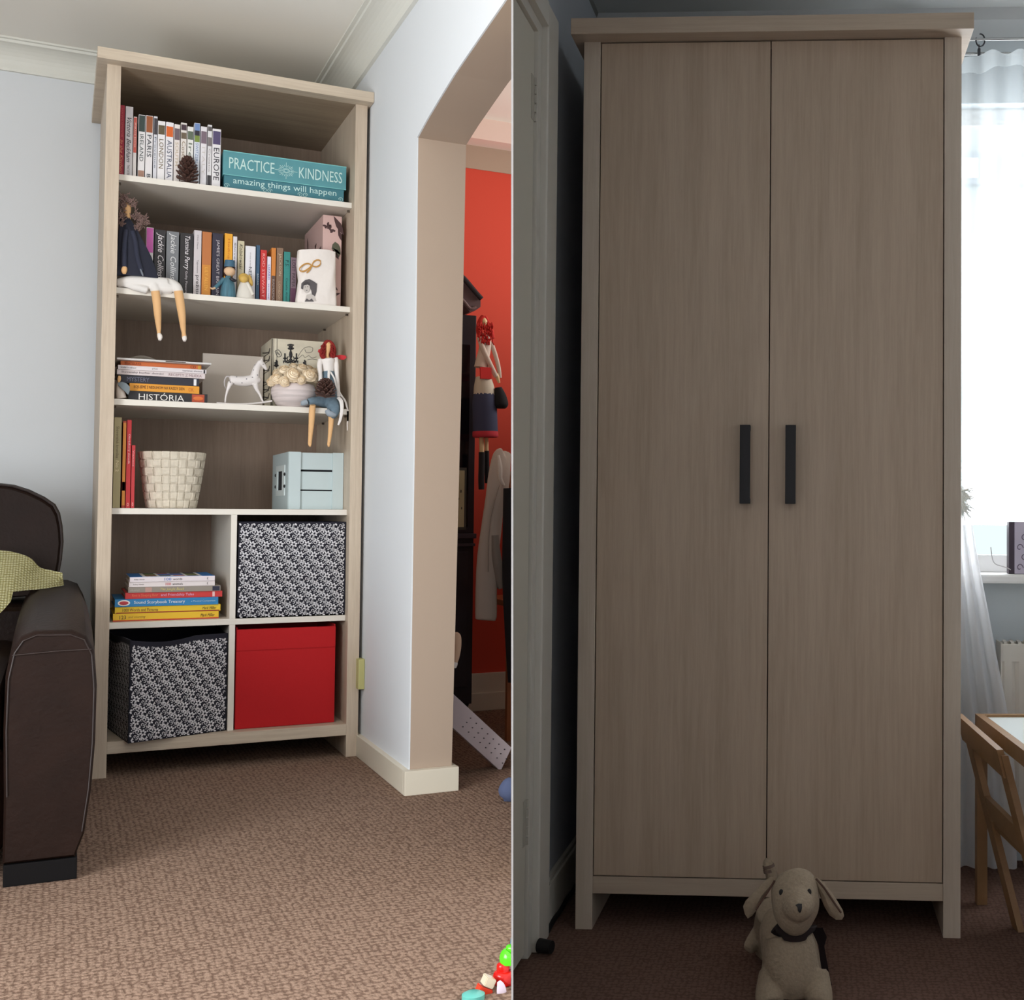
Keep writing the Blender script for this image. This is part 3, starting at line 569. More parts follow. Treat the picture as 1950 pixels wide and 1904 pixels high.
B('brown paperback with a cream edge, left of the teal one', 525.6, 538.5, 472.5, 527, 1, (136, 108, 86), group=G2, bands=((.02, .98, (132, 104, 84), 'spine_band'),), titles=((.5, .9, 'JACKSON', (196, 178, 150), 0, .5), (.05, .4, 'LONDON', (186, 160, 130), 0, .3)))
B('teal green paperback marked P.S. on the second shelf', 539.7, 552.2, 480, 530, 1, (48, 134, 128), group=G2, titles=((.72, .84, 'P.S.', (20, 56, 56), 0, .55), (.05, .5, 'Cecelia Ahern', (24, 70, 70), 0, .35)))
B('purple-grey paperback lettered THE LOST PAPER, rightmost book of second shelf', 553, 564.2, 491, 532, 1, (128, 104, 116), group=G2, bands=((.02, .36, (92, 52, 76), 'spine_band'),), titles=((.38, .95, 'LOST PAPER', (66, 54, 60), 0, .6),))
# pink butterfly box
YB2 = .1; x0, x1 = at(614.6, 500, Y=YB2).x, at(651, 500, Y=YB2).x; zt = at(614.6, 409, Y=YB2).z
pbx = thing('butterfly_box', 'tall pink card box with dark butterfly and foliage print behind the white bag', 'box', ((x0 + x1) / 2, YB2 + .17, SZ[1]))
bm = NB(); box(bm, x0, x1, YB2, YB2 + .34, SZ[1] + .0005, zt, .0015); obj('body', bm, mat('dusty_pink_card', (206, 172, 166), .6), pbx)
def blob(bm, pl, c, pts, t=.0005):
    poly = [pl(c[0] + a, c[1] + b) for a, b in pts]; nrm = (Vector(poly[1]) - Vector(poly[0])).cross(Vector(poly[2]) - Vector(poly[0]))
    n2 = pl(0, 0) - pl(0, 0); f = bm.faces.new([bm.verts.new(p) for p in poly])
def wing(s, r=0): 
    w_ = [(0, 0), (.3, .5), (.8, .75), (1.0, .45), (.7, .1), (.85, -.25), (.6, -.6), (.25, -.35)]
    ca, sa = math.cos(r), math.sin(r)
    out_ = []
    for a, b in w_ + [(-a, b) for a, b in w_[::-1]]: out_.append(((a * ca - b * sa) * s, (a * sa + b * ca) * s))
    return out_
def leaf(s, r):
    w_ = [(0, -1), (.22, -.4), (.28, .1), (.12, .6), (0, 1), (-.16, .5), (-.26, 0), (-.2, -.5)]; ca, sa = math.cos(r), math.sin(r)
    return [((a * ca - b * sa) * s, (a * sa + b * ca) * s) for a, b in w_]
pf = lambda a, b: Vector((a, YB2 - .0008, b)); ps = lambda a, b: Vector((x0 - .0008, a, b))
bm = NB(); rnd = random.Random(4); hgt = zt - SZ[1]
blob(bm, pf, (x0 + .012, zt - .035), wing(.012, .6)); blob(bm, pf, (x0 + .024, zt - .045), wing(.014, -.9)); blob(bm, pf, (x1 - .010, zt - .03), leaf(.034, .5)); blob(bm, pf, (x1 - .006, zt - .06), leaf(.02, .3))
for k in range(9): blob(bm, pf, (x0 + .012 + rnd.random() * (x1 - x0 - .024), SZ[1] + .03 + rnd.random() * (hgt - .12)), leaf(.008 + rnd.random() * .014, rnd.random() * 3))
for k in range(12): blob(bm, ps, (YB2 + .03 + rnd.random() * .27, SZ[1] + .06 + rnd.random() * (hgt - .1)), (wing if k % 3 == 0 else leaf)(.014 + rnd.random() * .02, rnd.random() * 3))
obj('print', bm, flat((70, 44, 44)), pbx, normals=False)
bm = NB(); pr_ = [(.6, -1), (1.1, -.5), (1, .1), (.5, .5), (-.3, .7), (-.9, .4), (-1.1, -.1), (-.5, -.3), (-.7, -.8), (0, -.6)]
blob(bm, pf, (x1 - .0165, zt - .105), [(a * .013, b * .03) for a, b in pr_]); obj('print', bm, flat((84, 84, 66)), pbx, normals=False)
# white embossed bag / vase with portrait
yb = .05
rows = [(473, 566, 638.5), (476, 565, 639.5), (490, 564.3, 639.5), (515, 565.5, 639), (540, 566.5, 638.5), (560, 564.5, 639), (572, 562.5, 640), (583, 561, 641)]
bm = NB(); R_ = []
zt = at(602, 478, Y=yb).z
for j, (yy, xa, xb) in enumerate(rows):
    a, b = at(xa, yy, Y=yb + .03).x, at(xb, yy, Y=yb + .03).x; z = SZ[1] + .0008 + (zt - SZ[1]) * (1 - j / (len(rows) - 1)); c = (a + b) / 2; hw = (b - a) / 2; r = []
    for k in range(40):
        t = 2 * math.pi * k / 40; cs, sn = math.cos(t), math.sin(t); e = .45
        x = c + hw * math.copysign(abs(cs) ** e, cs); y = yb + .022 + .022 * math.copysign(abs(sn) ** .6, sn) + .002 * math.sin(6 * t + j * 1.3)
        zz = z + (.006 * math.sin((x - a) / (b - a) * 3.1 - .5) if j < 2 else 0); r.append((x, y, zz))
    R_.append(r)
grid(bm, R_, True); bm.faces.new(bm.verts[-40:])
inner = [[(c_[0] * .97 + (R_[0][0][0] + R_[0][20][0]) / 2 * .03, yb + .022 + (c_[1] - yb - .022) * .85, c_[2]) for c_ in R_[0]], [(c_[0] * .97 + (R_[0][0][0] + R_[0][20][0]) / 2 * .03, yb + .035 + (c_[1] - yb - .035) * .85, c_[2] - .05) for c_ in R_[0]]]
grid(bm, [R_[0]] + inner, True)
bag = thing('paper_bag', 'crumpled white bag-shaped vase with raffia bow and vintage portrait', 'vase', (at(601, 560, Y=yb).x, yb + .035, SZ[1]))
obj('body', bm, mat('white_ceramic_bag', (232, 224, 218), .5, bump=.5, bscale=45), bag, smooth=True)
def bg_(px, py, Y=yb - .0015): return at(px, py, Y=Y)
bm = NB()
for pts_ in ([(594, 506), (588, 502), (580, 503), (573, 508), (570, 513), (575, 517), (584, 514), (594, 506)], [(594, 506), (598, 498), (606, 495), (611, 498), (609, 505), (602, 508), (594, 506)], [(594, 506), (590, 514), (584, 519)]):
    for dx in (0, 1.6): tube(bm, spl([tuple(bg_(x, y + dx, yb - .004)) for x, y in pts_], 3), .0012, 5)
obj('raffia_bow', bm, mat('raffia', (198, 148, 76), .7), bag)
bm = NB()
def pblob(bm, c, pts, Y): bm.faces.new([bm.verts.new(bg_(c[0] + a, c[1] + b, Y)) for a, b in pts])
circ = lambda rx, ry, n=16: [(rx * math.cos(2 * math.pi * i / n), ry * math.sin(2 * math.pi * i / n)) for i in range(n)]
pblob(bm, (587, 544), [(-14, 6), (-13, -4), (-6, -10), (2, -12), (10, -8), (17, -3), (16, 12), (13, 22), (8, 24), (6, 10), (0, -2), (-8, 0), (-10, 8)], yb - .0022)
pblob(bm, (589, 571), [(-9, 4), (-5, -2), (0, 1), (5, -2), (9, 4)], yb - .0026)
obj('portrait', bm, flat((84, 78, 80)), bag, normals=False)
bm = NB(); pblob(bm, (584, 549), circ(6.3, 9), yb - .0024); pblob(bm, (589, 566), [(-5, -4), (3, -6), (11, -1), (14, 8), (-9, 8)], yb - .0025); obj('portrait', bm, flat((196, 188, 182)), bag, normals=False)
bm = NB()
for a, b in ((-2.6, -2), (2.2, -2.3)): pblob(bm, (584 + a, 549 + b), circ(1.3, .7, 8), yb - .0027)
pblob(bm, (584, 553.5), circ(1.8, .7, 8), yb - .0027); pblob(bm, (584, 543.5), [(-7, 1), (-6, -4), (0, -7), (6, -4), (7, 2), (2, -1)], yb - .0027)
obj('portrait', bm, flat((66, 60, 62)), bag, normals=False)
# ---- dolls
SKIN = mat('doll_skin', (226, 180, 128), .8); 
YD = .10
d1 = thing('rag_doll', 'faceless rag doll in navy top and white shorts, legs dangling from second shelf', 'doll', (at(270, 545, Y=YD).x, YD, SZ[1]))
bm = NB(); ptube(bm, [(245, 420, 4, .062), (243, 452, 5, .055)], 10); stube(bm, [(*at(240, 386, Y=.062), .004), (*at(239.5, 390, Y=.062), .0105), (*at(240, 399, Y=.062), .0115), (*at(241.5, 408, Y=.062), .008), (*at(243, 418, Y=.062), .0065), (*at(244, 430, Y=.062), .0075)], 14)
obj('head', bm, SKIN, d1, smooth=True)
for pr in ([(294, 554, 8.5, .018), (296.5, 570, 8.2, .019), (299, 600, 7, .02), (301, 625, 4.6, .027), (301.5, 634, 3.6, .027), (303, 641, 4.8, .022), (303, 647.5, 2.5, .018)], [(338, 554, 8.6, .018), (341, 572, 8.6, .019), (345, 600, 7.4, .02), (347.5, 625, 5.2, .027), (348.6, 634, 4, .027), (349.5, 642, 4.6, .022), (350, 649, 2.3, .018)]): bm = NB(); ptube(bm, pr, 12); obj('leg', bm, SKIN, d1, smooth=True)
bm = NB(); ptube(bm, [(236, 508, 5, .028), (235, 515, 6, .024), (235.5, 521, 3, .024)], 10)
obj('hand', bm, SKIN, d1, smooth=True)
for pr in ([(301.5, 636, 3.8, .026), (303.5, 641, 5, .02), (303, 647.5, 2.8, .016)], [(349, 638, 4, .026), (350, 644, 4.7, .02), (350, 649.5, 2.6, .016)]): bm = NB(); ptube(bm, pr, 10); obj('sock', bm, mat('pale_lace', (234, 226, 220), .8), d1, smooth=True)
# navy triangular top
prof_ = [(234, 420, 9, .11, 1), (240, 440, 17, .11, 1), (246, 465, 25, .105, 1), (252, 490, 32, .1, 1), (255, 510, 37, .095, 1), (256, 526, 41, .09, 1), (257, 532, 42, .09, 1)]
bm = NB(); R_ = []
for x, y, r, Y, _ in prof_:
    c = at(x, y, Y=Y); m_ = mpp(x, y, Y); xlim = TH + .002; R_.append([(max(xlim, c.x + r * m_ * math.cos(t)), Y - .052 + min(r, 26) * m_ * .4 * math.sin(t) + .002 * math.sin(5 * t), c.z) for t in [2 * math.pi * k / 24 for k in range(24)]])
grid(bm, R_, True); bm.faces.new(bm.verts[:24]); obj('navy_top', bm, mat('navy_cloth', (36, 38, 52), .9, bump=.1, bscale=50), d1, smooth=True)
bm = NB(); ptube(bm, [(238, 438, 5, .045), (235, 470, 5.5, .035), (235, 500, 6, .03), (236, 510, 5.5, .028)], 10); ptube(bm, [(250, 440, 5, .045), (256, 460, 5, .04), (260, 490, 5, .03), (268, 516, 4.6, .026)], 10); obj('sleeve', bm, mat('navy_cloth_light', (44, 47, 64), .9), d1, smooth=True)
bm = NB(); ptube(bm, [(266, 512, 1.5, .022), (269, 520, 2, .018), (271, 525, 1, .018)], 8); obj('hand', bm, mat('grey_glove', (120, 126, 136), .7), d1, smooth=True)
# shorts
bm = NB(); ptube(bm, [(222, 538, 9, .05), (245, 537, 14, .045), (270, 537, 15, .045), (295, 539, 14, .045), (318, 540, 12, .045)], 12)
ptube(bm, [(262, 535, 10, .06), (284, 537, 10, .05), (292, 545, 10, .035), (295, 556, 9.5, .028), (295.5, 563, 9.5, .03)], 12); ptube(bm, [(310, 536, 9, .06), (325, 540, 10, .05), (335, 547, 10, .035), (339, 558, 9.2, .028), (339.5, 563.5, 9, .03)], 12); ptube(bm, [(222, 540, 6, .05), (240, 543, 7, .04), (262, 548, 8, .03), (280, 553, 8, .026)], 12); ptube(bm, [(285, 545, 12, .045), (305, 549, 12, .04), (325, 550, 12, .04)], 10)
bm = remesh(bm, .0028, 3)
zlo = SZ[1] + .0005
for v in bm.verts:
    if v.co.y > REC - .001 and v.co.z < zlo: v.co.z = zlo
    if v.co.x < TH + .001: v.co.x = TH + .001
obj('shorts', bm, mat('white_cotton', (226, 222, 218), .85, bump=.3, bscale=40), d1, smooth=True)
def hairball(bm, cx, cy, r, Y, n, seed, rad=.0011, spread=1):
    rn = random.Random(seed); c = at(cx, cy, Y=Y); m_ = mpp(cx, cy, Y)
    for k in range(n):
        a, b = rn.random() * 6.28, rn.random() * 6.28; p = c + Vector((math.cos(a) * r * .5 * rn.random(), -abs(math.sin(a)) * r * .35, math.sin(b) * r * .5 * rn.random())) * m_
        pts = []
        for j in range(7): pts.append(tuple(p)); p = p + Vector((rn.uniform(-1, 1), rn.uniform(-.6, .6), rn.uniform(-1, 1))) * r * m_ * .33 * spread
        pts = [(max(TH + .003, x), y, z) for x, y, z in pts]
        tube(bm, spl(pts, 3), rad, 5)
bm = NB()
for cx, cy, r in ((229, 388, 13), (233, 375, 11), (252, 388, 8), (230, 410, 12), (258, 410, 14), (268, 418, 14), (262, 430, 11), (279, 424, 8), (228, 425, 8), (246, 382, 8)): hairball(bm, cx, cy, r, .05, 22, int(cx * cy) % 97, .0012)
o = obj('hair', bm, mat('grey_brown_yarn', (124, 100, 94), .9), d1, smooth=True)
# two figurines
f1 = thing('groom_figurine', 'small carved figurine in blue cap and coat with one arm out', 'figurine', (at(434, 568, Y=.055).x, .06, SZ[1]))
BLUE = mat('blue_painted_wood', (70, 112, 128), .6, noise=.2, nscale=70, stretch=(4, 1, .3)); FACE = mat('figurine_face', (222, 186, 150), .6); DK = mat('dark_hair_paint', (62, 34, 28), .6)
Yf_ = .076
bm = NB(); ptube(bm, [(433, 569.5, 15, Yf_), (433, 555, 14.5, Yf_), (433.5, 540, 12, Yf_), (434, 531, 8, Yf_), (434, 526, 4.5, Yf_)], 16); ptube(bm, [(425, 532, 5, Yf_), (416, 541, 4, Yf_ - .01), (407, 549, 3.5, Yf_ - .018)], 10); obj('coat', bm, BLUE, f1, smooth=True)
bm = NB(); c = at(436, 517, Y=Yf_); m_ = mpp(436, 517, Yf_); ell(bm, c, (11 * m_, 10 * m_, 10.5 * m_)); ptube(bm, [(408, 548.5, 2.2, Yf_ - .02), (403, 550, 2.2, Yf_ - .024), (399, 547.5, 1, Yf_ - .028)], 8); ell(bm, at(428.5, 517, Y=Yf_ - .006), 2.6 * m_); ell(bm, at(441, 519, Y=Yf_ - .017), 1.8 * m_); obj('head', bm, FACE, f1, smooth=True)
bm = NB(); ell(bm, at(436, 512.5, Y=Yf_ + .004), (11.4 * m_, 9.5 * m_, 7.5 * m_)); ell(bm, at(428.5, 519, Y=Yf_ + .005), (4 * m_, 7 * m_, 9 * m_)); obj('hair', bm, DK, f1, smooth=True)
bm = NB(); ptube(bm, [(436, 509, 10.6, Yf_), (436, 505, 10.4, Yf_), (436.5, 500, 10, Yf_), (437, 497, 9.6, Yf_), (437, 496, 6, Yf_)], 20); obj('cap', bm, mat('blue_cap_paint', (62, 100, 124), .5), f1, smooth=True)
bm = NB(); ptube(bm, [(438, 530, 3.2, .054), (442, 533, 3.6, .051), (447, 535, 3.2, .055)], 8); obj('bow_tie', bm, flat((30, 28, 36)), f1, smooth=True)
f2 = thing('bride_figurine', 'small carved figurine in white dress with golden hair beside the blue one', 'figurine', (at(466, 570, Y=.073).x, .06, SZ[1]))
bm = NB(); ptube(bm, [(466, 570.8, 18.5, 0.076), (466, 562, 17, 0.076), (465, 548, 12.5, 0.076), (464.5, 538, 8, 0.076), (464, 532, 4, 0.076)], 20); ptube(bm, [(470, 540, 4, 0.066), (477, 554, 3.6, 0.059), (481, 562, 3, 0.057)], 10); obj('dress', bm, mat('cream_painted_wood', (218, 212, 202), .6), f2, smooth=True)
bm = NB(); m_ = mpp(464, 530, .071); ell(bm, at(463.5, 532.5, Y=.071), (8.5 * m_, 8 * m_, 9 * m_)); obj('head', bm, FACE, f2, smooth=True)
bm = NB(); ell(bm, at(463.5, 529.5, Y=.073), (10.5 * m_, 8.5 * m_, 9.6 * m_)); ell(bm, at(463, 531.5, Y=.065), (8.8 * m_, 7 * m_, 8 * m_)); ptube(bm, [(470, 526, 6, 0.076), (475, 534, 5, 0.076), (478, 542, 3, 0.076), (479, 545, 1, 0.076)], 10); obj('hair', bm, mat('golden_paint', (206, 168, 84), .5), f2, smooth=True)

# ---- third shelf
def lying(label, xl, xr, yt, yb_, k_z0, k_z1, col, Yf=.08, depth=.2, group='', titles=(), rz=0, bands=(), name='book', pages=True, cat='book'):
    """a book lying flat, spine to the room, z given"""
    x0 = at(xl, (yt + yb_) / 2, Y=Yf).x; x1 = at(xr, (yt + yb_) / 2, Y=Yf).x; z0, z1 = k_z0 + .0002, k_z1
    b = thing(name, label, cat, ((x0 + x1) / 2, Yf + depth / 2, z0), group=group or None); m = flat(col); w_ = x1 - x0; h_ = z1 - z0; th = min(.0022, h_ * .18)
    bm = NB(); box(bm, x0, x1, Yf, Yf + .003, z0, z1, .0008); box(bm, x0, x1, Yf + .0028, Yf + depth, z0, z0 + th); box(bm, x0, x1, Yf + .0028, Yf + depth, z1 - th, z1); obj('cover', bm, m, b)
    bm = NB(); box(bm, x0 + .003, x1 - .003, Yf + .003, Yf + depth - .003, z0 + th, z1 - th); obj('pages', bm, PAGES, b)
    for f0, f1, c, nm in bands:
        bm = NB(); box(bm, x0 + w_ * f0, x0 + w_ * f1, Yf - .0005, Yf + .001, z0 + h_ * .08, z0 + h_ * .92); obj(nm, bm, flat(c), b)
    for f0, f1, s, c, shr, hh in titles: text(b, s, flat(c), (x0 + w_ * (f0 + f1) / 2, Yf - .0011, (z0 + z1) / 2), XP, ZP, w_ * (f1 - f0), h_ * hh, shr)
    return b, x0, x1
z3_ = SZ[2]; GS = 'books lying in the stack on the third shelf'
zz = [z3_ + .0005]
def zat(x, y, Y): return at(x, y, Y=Y).z
lv = [z3_ + .0005, zat(318, 747, .07), zat(318, 732.5, .07), zat(318, 717.5, .07), zat(318, 708, .07), zat(318, 700, .07), zat(318, 691.5, .07)]
b, hx0, hx1 = lying('thick black book titled HISTORIA at the bottom of the third-shelf stack', 243.5, 394, 748, 765, lv[0], lv[1], (30, 27, 31), .07, .2, GS, ((.13, .7, 'HISTÓRIA', (226, 222, 218), 0, .82),), bands=((.8, .96, (176, 72, 40), 'spine_photo'),))
bm = NB(); ell(bm, (hx0 + (hx1 - hx0) * .88, .0692, (lv[0] + lv[1]) / 2), (.014, .001, .006)); obj('spine_photo', bm, flat((212, 110, 50)), b)
lying('orange-yellow book with dark capitals, just above the black bottom one', 246, 378.5, 733, 748, lv[1], lv[2], (222, 150, 40), .072, .19, GS, ((.06, .78, 'BOJUJEME S NEDUHOM NA KAZDY DEN', (86, 44, 16), 0, .5), (.84, .92, 'OK', (196, 110, 30), 0, .5)))
lying('black book with a small white square, middle of the third-shelf stack', 229, 378, 719, 732, lv[2], lv[3], (32, 32, 46), .074, .19, GS, ((.08, .36, 'MYSTERY', (108, 108, 128), 0, .55),), bands=((.93, .965, (230, 230, 234), 'sticker'),))
lying('lower of two thin white books in the third-shelf stack', 222, 389.5, 709, 718, lv[3], lv[4], (216, 204, 204), .07, .2, GS, ((.05, .52, 'Slovenský kuchár domáci', (90, 82, 88), 0, .5), (.58, .96, 'RECEPTY Z MLIEKA', (150, 124, 128), 0, .55)))
lying('upper of two thin white books in the third-shelf stack', 224, 392, 700, 709, lv[4], lv[5], (224, 216, 218), .066, .2, GS, ((.03, .2, 'kniha o zdraví', (110, 104, 110), 0, .4), (.38, .44, 'plus', (90, 90, 90), 0, .4), (.72, .95, 'varíme doma', (100, 96, 100), 0, .4)), bands=((.966, .985, (40, 38, 42), 'sticker'),))
lying('thin orange book directly under the pale board', 229, 382.5, 692, 700, lv[5], lv[6], (212, 112, 56), .075, .18, GS, ((.05, .25, 'BRATISLAVA', (140, 56, 26), 0, .6), (.86, .93, 'CD', (120, 50, 30), 0, .6)), bands=((.955, .99, (206, 160, 60), 'spine_band'),))
xa, xb = at(221.5, 686, Y=.06).x, at(400, 697, Y=.06).x; za_ = lv[6] + .0004
fo = thing('ring_folder', 'thin pale grey folder lying on top of the third-shelf stack', 'folder', ((xa + xb) / 2, .16, za_)); bm = NB(); box(bm, xa, xb, .045, .26, za_, za_ + .0055, .0015); obj('cover', bm, mat('pale_grey_board', (206, 202, 200), .4), fo)
bm = NB(); box(bm, xa + .13, xa + .185, .0447, .05, za_ + .001, za_ + .004); obj('slot', bm, flat((80, 66, 58)), fo)
bm = NB(); q = at(260, 679, Y=.09); grid(bm, [[(xa + .03 + i * .011, .06 + j * .05, za_ + .0062 + .011 * math.sin(i / 7 * math.pi) * (1 - j * .2)) for i in range(8)] for j in range(3)]); bmesh.ops.solidify(bm, geom=bm.faces[:], thickness=.0006)
o = obj('leaflet', bm, mat('leaflet_white', (222, 216, 208), .5), base=(xa + .07, .1, za_ + .006), smooth=True); tag(o, 'curled white leaflet lying on the pale folder', 'leaflet')
# small figure against the side panel
ts = thing('cloth_bird', 'small cloth figure with grey-blue wing beside the third-shelf stack', 'ornament', (at(228, 757, Y=.05).x, .05, SZ[2]))
bm = NB(); ptube(bm, [(231, 757.5, 9.5, .052), (229, 748, 8.5, .052), (226.5, 738, 5.5, .054), (225, 728, 2.6, .056)], 14)
for v in bm.verts: v.co.x = max(v.co.x, TH + .001); v.co.z = max(v.co.z, SZ[2] + .0005)
obj('body', bm, mat('cream_cloth', (206, 194, 184), .9), ts, smooth=True)
bm = NB(); ptube(bm, [(226, 727, 2, .045), (226.5, 721, 3.6, .045), (227, 715, 2.2, .045)], 10); obj('head', bm, SKIN, ts, smooth=True)
bm = NB(); prism(bm, [tuple(at(x, y, Y=.038)) for x, y in ((224, 728), (232, 726.5), (240, 729), (247, 736), (246.5, 744), (243.5, 751), (238, 745), (231, 739), (225, 733))], (0, .006, 0)); obj('wing', bm, mat('grey_blue_felt', (118, 128, 134), .95), ts)
# blank cream board
YC = .3; xa, xb = at(384.5, 720, Y=YC).x, at(500, 720, Y=YC).x; zt = (at(384, 672, Y=YC).z + at(498, 680, Y=YC).z) / 2
o = NB(); box(o, xa, xb, YC, YC + .02, SZ[2] + .0005, zt, .001); o = obj('blank_canvas', o, mat('plain_cream_canvas', (206, 196, 186), .8), base=((xa + xb) / 2, YC, SZ[2])); tag(o, 'blank pale canvas standing behind the white rocking horse', 'canvas')
# rocking horse
YH = .1; WH = mat('white_painted_wood', (222, 216, 214), .55)
hs = thing('rocking_horse', 'small white painted wooden rocking horse ornament on the third shelf', 'ornament', (at(470, 770, Y=YH).x, YH, SZ[2]))
def zH(u, v): return 420 + u / 6.8, 600 + v / 6.8
def hp(u, v, r, dy=0): x, y = zH(u, v); return (x, y, r / 6.8, YH + dy)
bm = NB()
ptube(bm, [hp(105, 830, 20), hp(125, 830, 52), hp(190, 850, 66), hp(290, 860, 72), hp(380, 850, 74), hp(450, 850, 62), hp(500, 840, 38), hp(520, 835, 12)], 18)
ptube(bm, [hp(430, 830, 66), hp(445, 760, 58), hp(460, 700, 50), hp(485, 650, 42), hp(510, 625, 34)], 16)
ptube(bm, [hp(480, 630, 30), hp(510, 620, 40), hp(545, 650, 34), hp(575, 690, 24), hp(588, 715, 14)], 14)
ptube(bm, [hp(520, 600, 12, -.004), hp(528, 575, 9, -.004), hp(532, 560, 3, -.004)], 8)
ptube(bm, [hp(515, 600, 12, .006), hp(522, 572, 8, .006), hp(525, 562, 3, .006)], 8)
for dy in (-.011, .013):
    ptube(bm, [hp(125, 870, 40, dy), hp(95, 940, 26, dy), hp(75, 1000, 17, dy), hp(58, 1070, 13, dy), hp(52, 1140, 13, dy)], 10)
    ptube(bm, [hp(440, 890, 42, dy), hp(460, 960, 28, dy), hp(500, 1030, 19, dy), hp(530, 1100, 14, dy), hp(545, 1128, 14, dy)], 10)
bm = remesh(bm, .0016, 4); hb_ = obj('body', bm, WH, hs, smooth=True)
from mathutils.bvhtree import BVHTree
bth = BVHTree.FromPolygons([v.co + BASE[hs.name][1] for v in hb_.data.vertices], [tuple(p.vertices) for p in hb_.data.polygons])
def onhorse(px, py):
    h_ = bth.ray_cast(CL, ray('L', px, py).normalized()); return h_[0] if h_[0] is not None else None
bm = NB(); ptube(bm, [hp(108, 800, 10), hp(70, 800, 10), hp(45, 850, 9), hp(45, 910, 7), hp(60, 950, 3)], 8); obj('tail', bm, mat('grey_tail', (190, 184, 184), .7), hs, smooth=True)
for dy in (-.014, .016):
    bm = NB(); pr = []
    for i in range(13):
        t = i / 12; x = -60 + t * 720; v = 1155 - 40 * ((t - .42) / .58) ** 2 * (1 if t > .42 else .8); px, py = zH(x, v); p_ = at(px, py, Y=YH + dy); p_.z = max(p_.z, SZ[2] + .0025); pr.append((p_.x, p_.y, p_.z))
    tube(bm, pr, .0028, 8); obj('rocker', bm, WH, hs, smooth=True)
bm = NB()
rn = random.Random(3)
for u, v in ((120, 870), (200, 805), (270, 880), (405, 810), (440, 650), (420, 715), (470, 780), (330, 830)):
    px, py = zH(u, v); c = onhorse(px, py)
    if c is not None: ell(bm, c, (.0021, .0012, .0021), seg=8)
o = obj('painted_dot', bm, flat((130, 124, 128)), hs); o['kind'] = 'stuff'
bm = NB(); px, py = zH(545, 640); c = onhorse(px, py) or at(px, py, Y=YH - .007); ell(bm, c, .0015, seg=8); obj('eye', bm, INK, hs)
# chandelier book box
YX = .16; xa, xb = at(515.8, 700, Y=YX).x, at(616, 700, Y=YX).x; zt = (at(516, 647, Y=YX).z + at(613, 649, Y=YX).z) / 2; dep = .24
bb = thing('book_box', 'tall cream book-shaped box printed with a black chandelier', 'box', ((xa + xb) / 2, YX + dep / 2, SZ[2]))
bm = NB(); box(bm, xa, xb, YX, YX + .004, SZ[2] + .0005, zt, .001); box(bm, xa, xb, YX + dep - .004, YX + dep, SZ[2] + .0005, zt, .001); box(bm, xa, xa + .004, YX, YX + dep, SZ[2] + .0005, zt, .001); obj('cover', bm, mat('aged_cream_print', (208, 200, 180), .6, noise=.08, nscale=18), bb)
bm = NB(); box(bm, xa + .004, xb - .004, YX + .004, YX + dep - .004, SZ[2] + .0005, zt - .006); obj('body', bm, CREAM, bb)
bm = NB(); P_ = lambda u, v: tuple(at(*zH(u, v), Y=YX - .0006)); Q = lambda pts, r: tube(bm, spl([P_(*p) for p in pts], 3), r / 6.8 * .0018, 6)
Q([(903, 380), (903, 430), (903, 520), (903, 640)], 9); Q([(860, 395), (903, 385), (945, 395)], 8); Q([(870, 430), (885, 445), (903, 440), (925, 445), (940, 430)], 9); Q([(885, 400), (890, 425), (903, 440), (918, 425), (922, 400)], 9)
for s in (-1, 1):
    Q([(903, 600), (903 + 30 * s, 620), (903 + 65 * s, 605), (903 + 75 * s, 585)], 9); Q([(903, 560), (903 + 20 * s, 590), (903 + 55 * s, 600), (903 + 100 * s, 600)], 7)
    Q([(903 + 75 * s, 585), (903 + 75 * s, 500)], 9); Q([(903 + 55 * s, 560), (903 + 75 * s, 570), (903 + 95 * s, 560)], 10); Q([(903 + 30 * s, 540), (903 + 45 * s, 560), (903 + 40 * s, 600)], 6)
    for k in range(4): Q([(903 + (25 + 22 * k) * s, 600), (903 + (25 + 22 * k) * s, 622 + 6 * (k % 2))], 6)
Q([(890, 520), (903, 470), (916, 520), (903, 560), (890, 520)], 10)
for cx_ in (715, 1085):
    Q([(cx_, 680), (cx_, 585)], 7); Q([(cx_ - 25, 650), (cx_, 665), (cx_ + 25, 650)], 12); Q([(cx_ - 15, 610), (cx_ - 15, 650)], 6); Q([(cx_ + 15, 595), (cx_ + 15, 650)], 6)
obj('chandelier_print', bm, INK, bb)
bm = NB(); Q([(1000, 540), (1060, 450), (1130, 415), (1190, 430), (1180, 480), (1110, 490), (1090, 450)], 3); Q([(1010, 560), (1060, 520), (1090, 555), (1140, 530), (1180, 560), (1240, 545)], 3); Q([(1120, 585), (1180, 575), (1250, 585)], 3)
Q([(700, 470), (745, 455), (785, 520), (735, 545), (700, 470)], 5); Q([(720, 480), (760, 520)], 8); obj('script_print', bm, flat((120, 116, 108)), bb)
bm = NB(); ps2 = lambda v, t: (xa - .0006, YX + t, at(*zH(640, v), Y=YX).z)
for v0 in (440, 540, 670, 830, 930, 1030):
    tube(bm, spl([ps2(v0 - 30, .19), ps2(v0, .12), ps2(v0 + 20, .05), ps2(v0 - 20, .03)], 3), .002, 6); tube(bm, [ps2(v0 + 30, .2), ps2(v0 + 34, .04)], .0013, 5)
for t in (.006, .016): tube(bm, [(xa + t, YX - .0006, SZ[2] + .001), (xa + t, YX - .0006, zt - .001)], .0007, 5)
obj('spine_print', bm, flat((60, 54, 50)), bb)
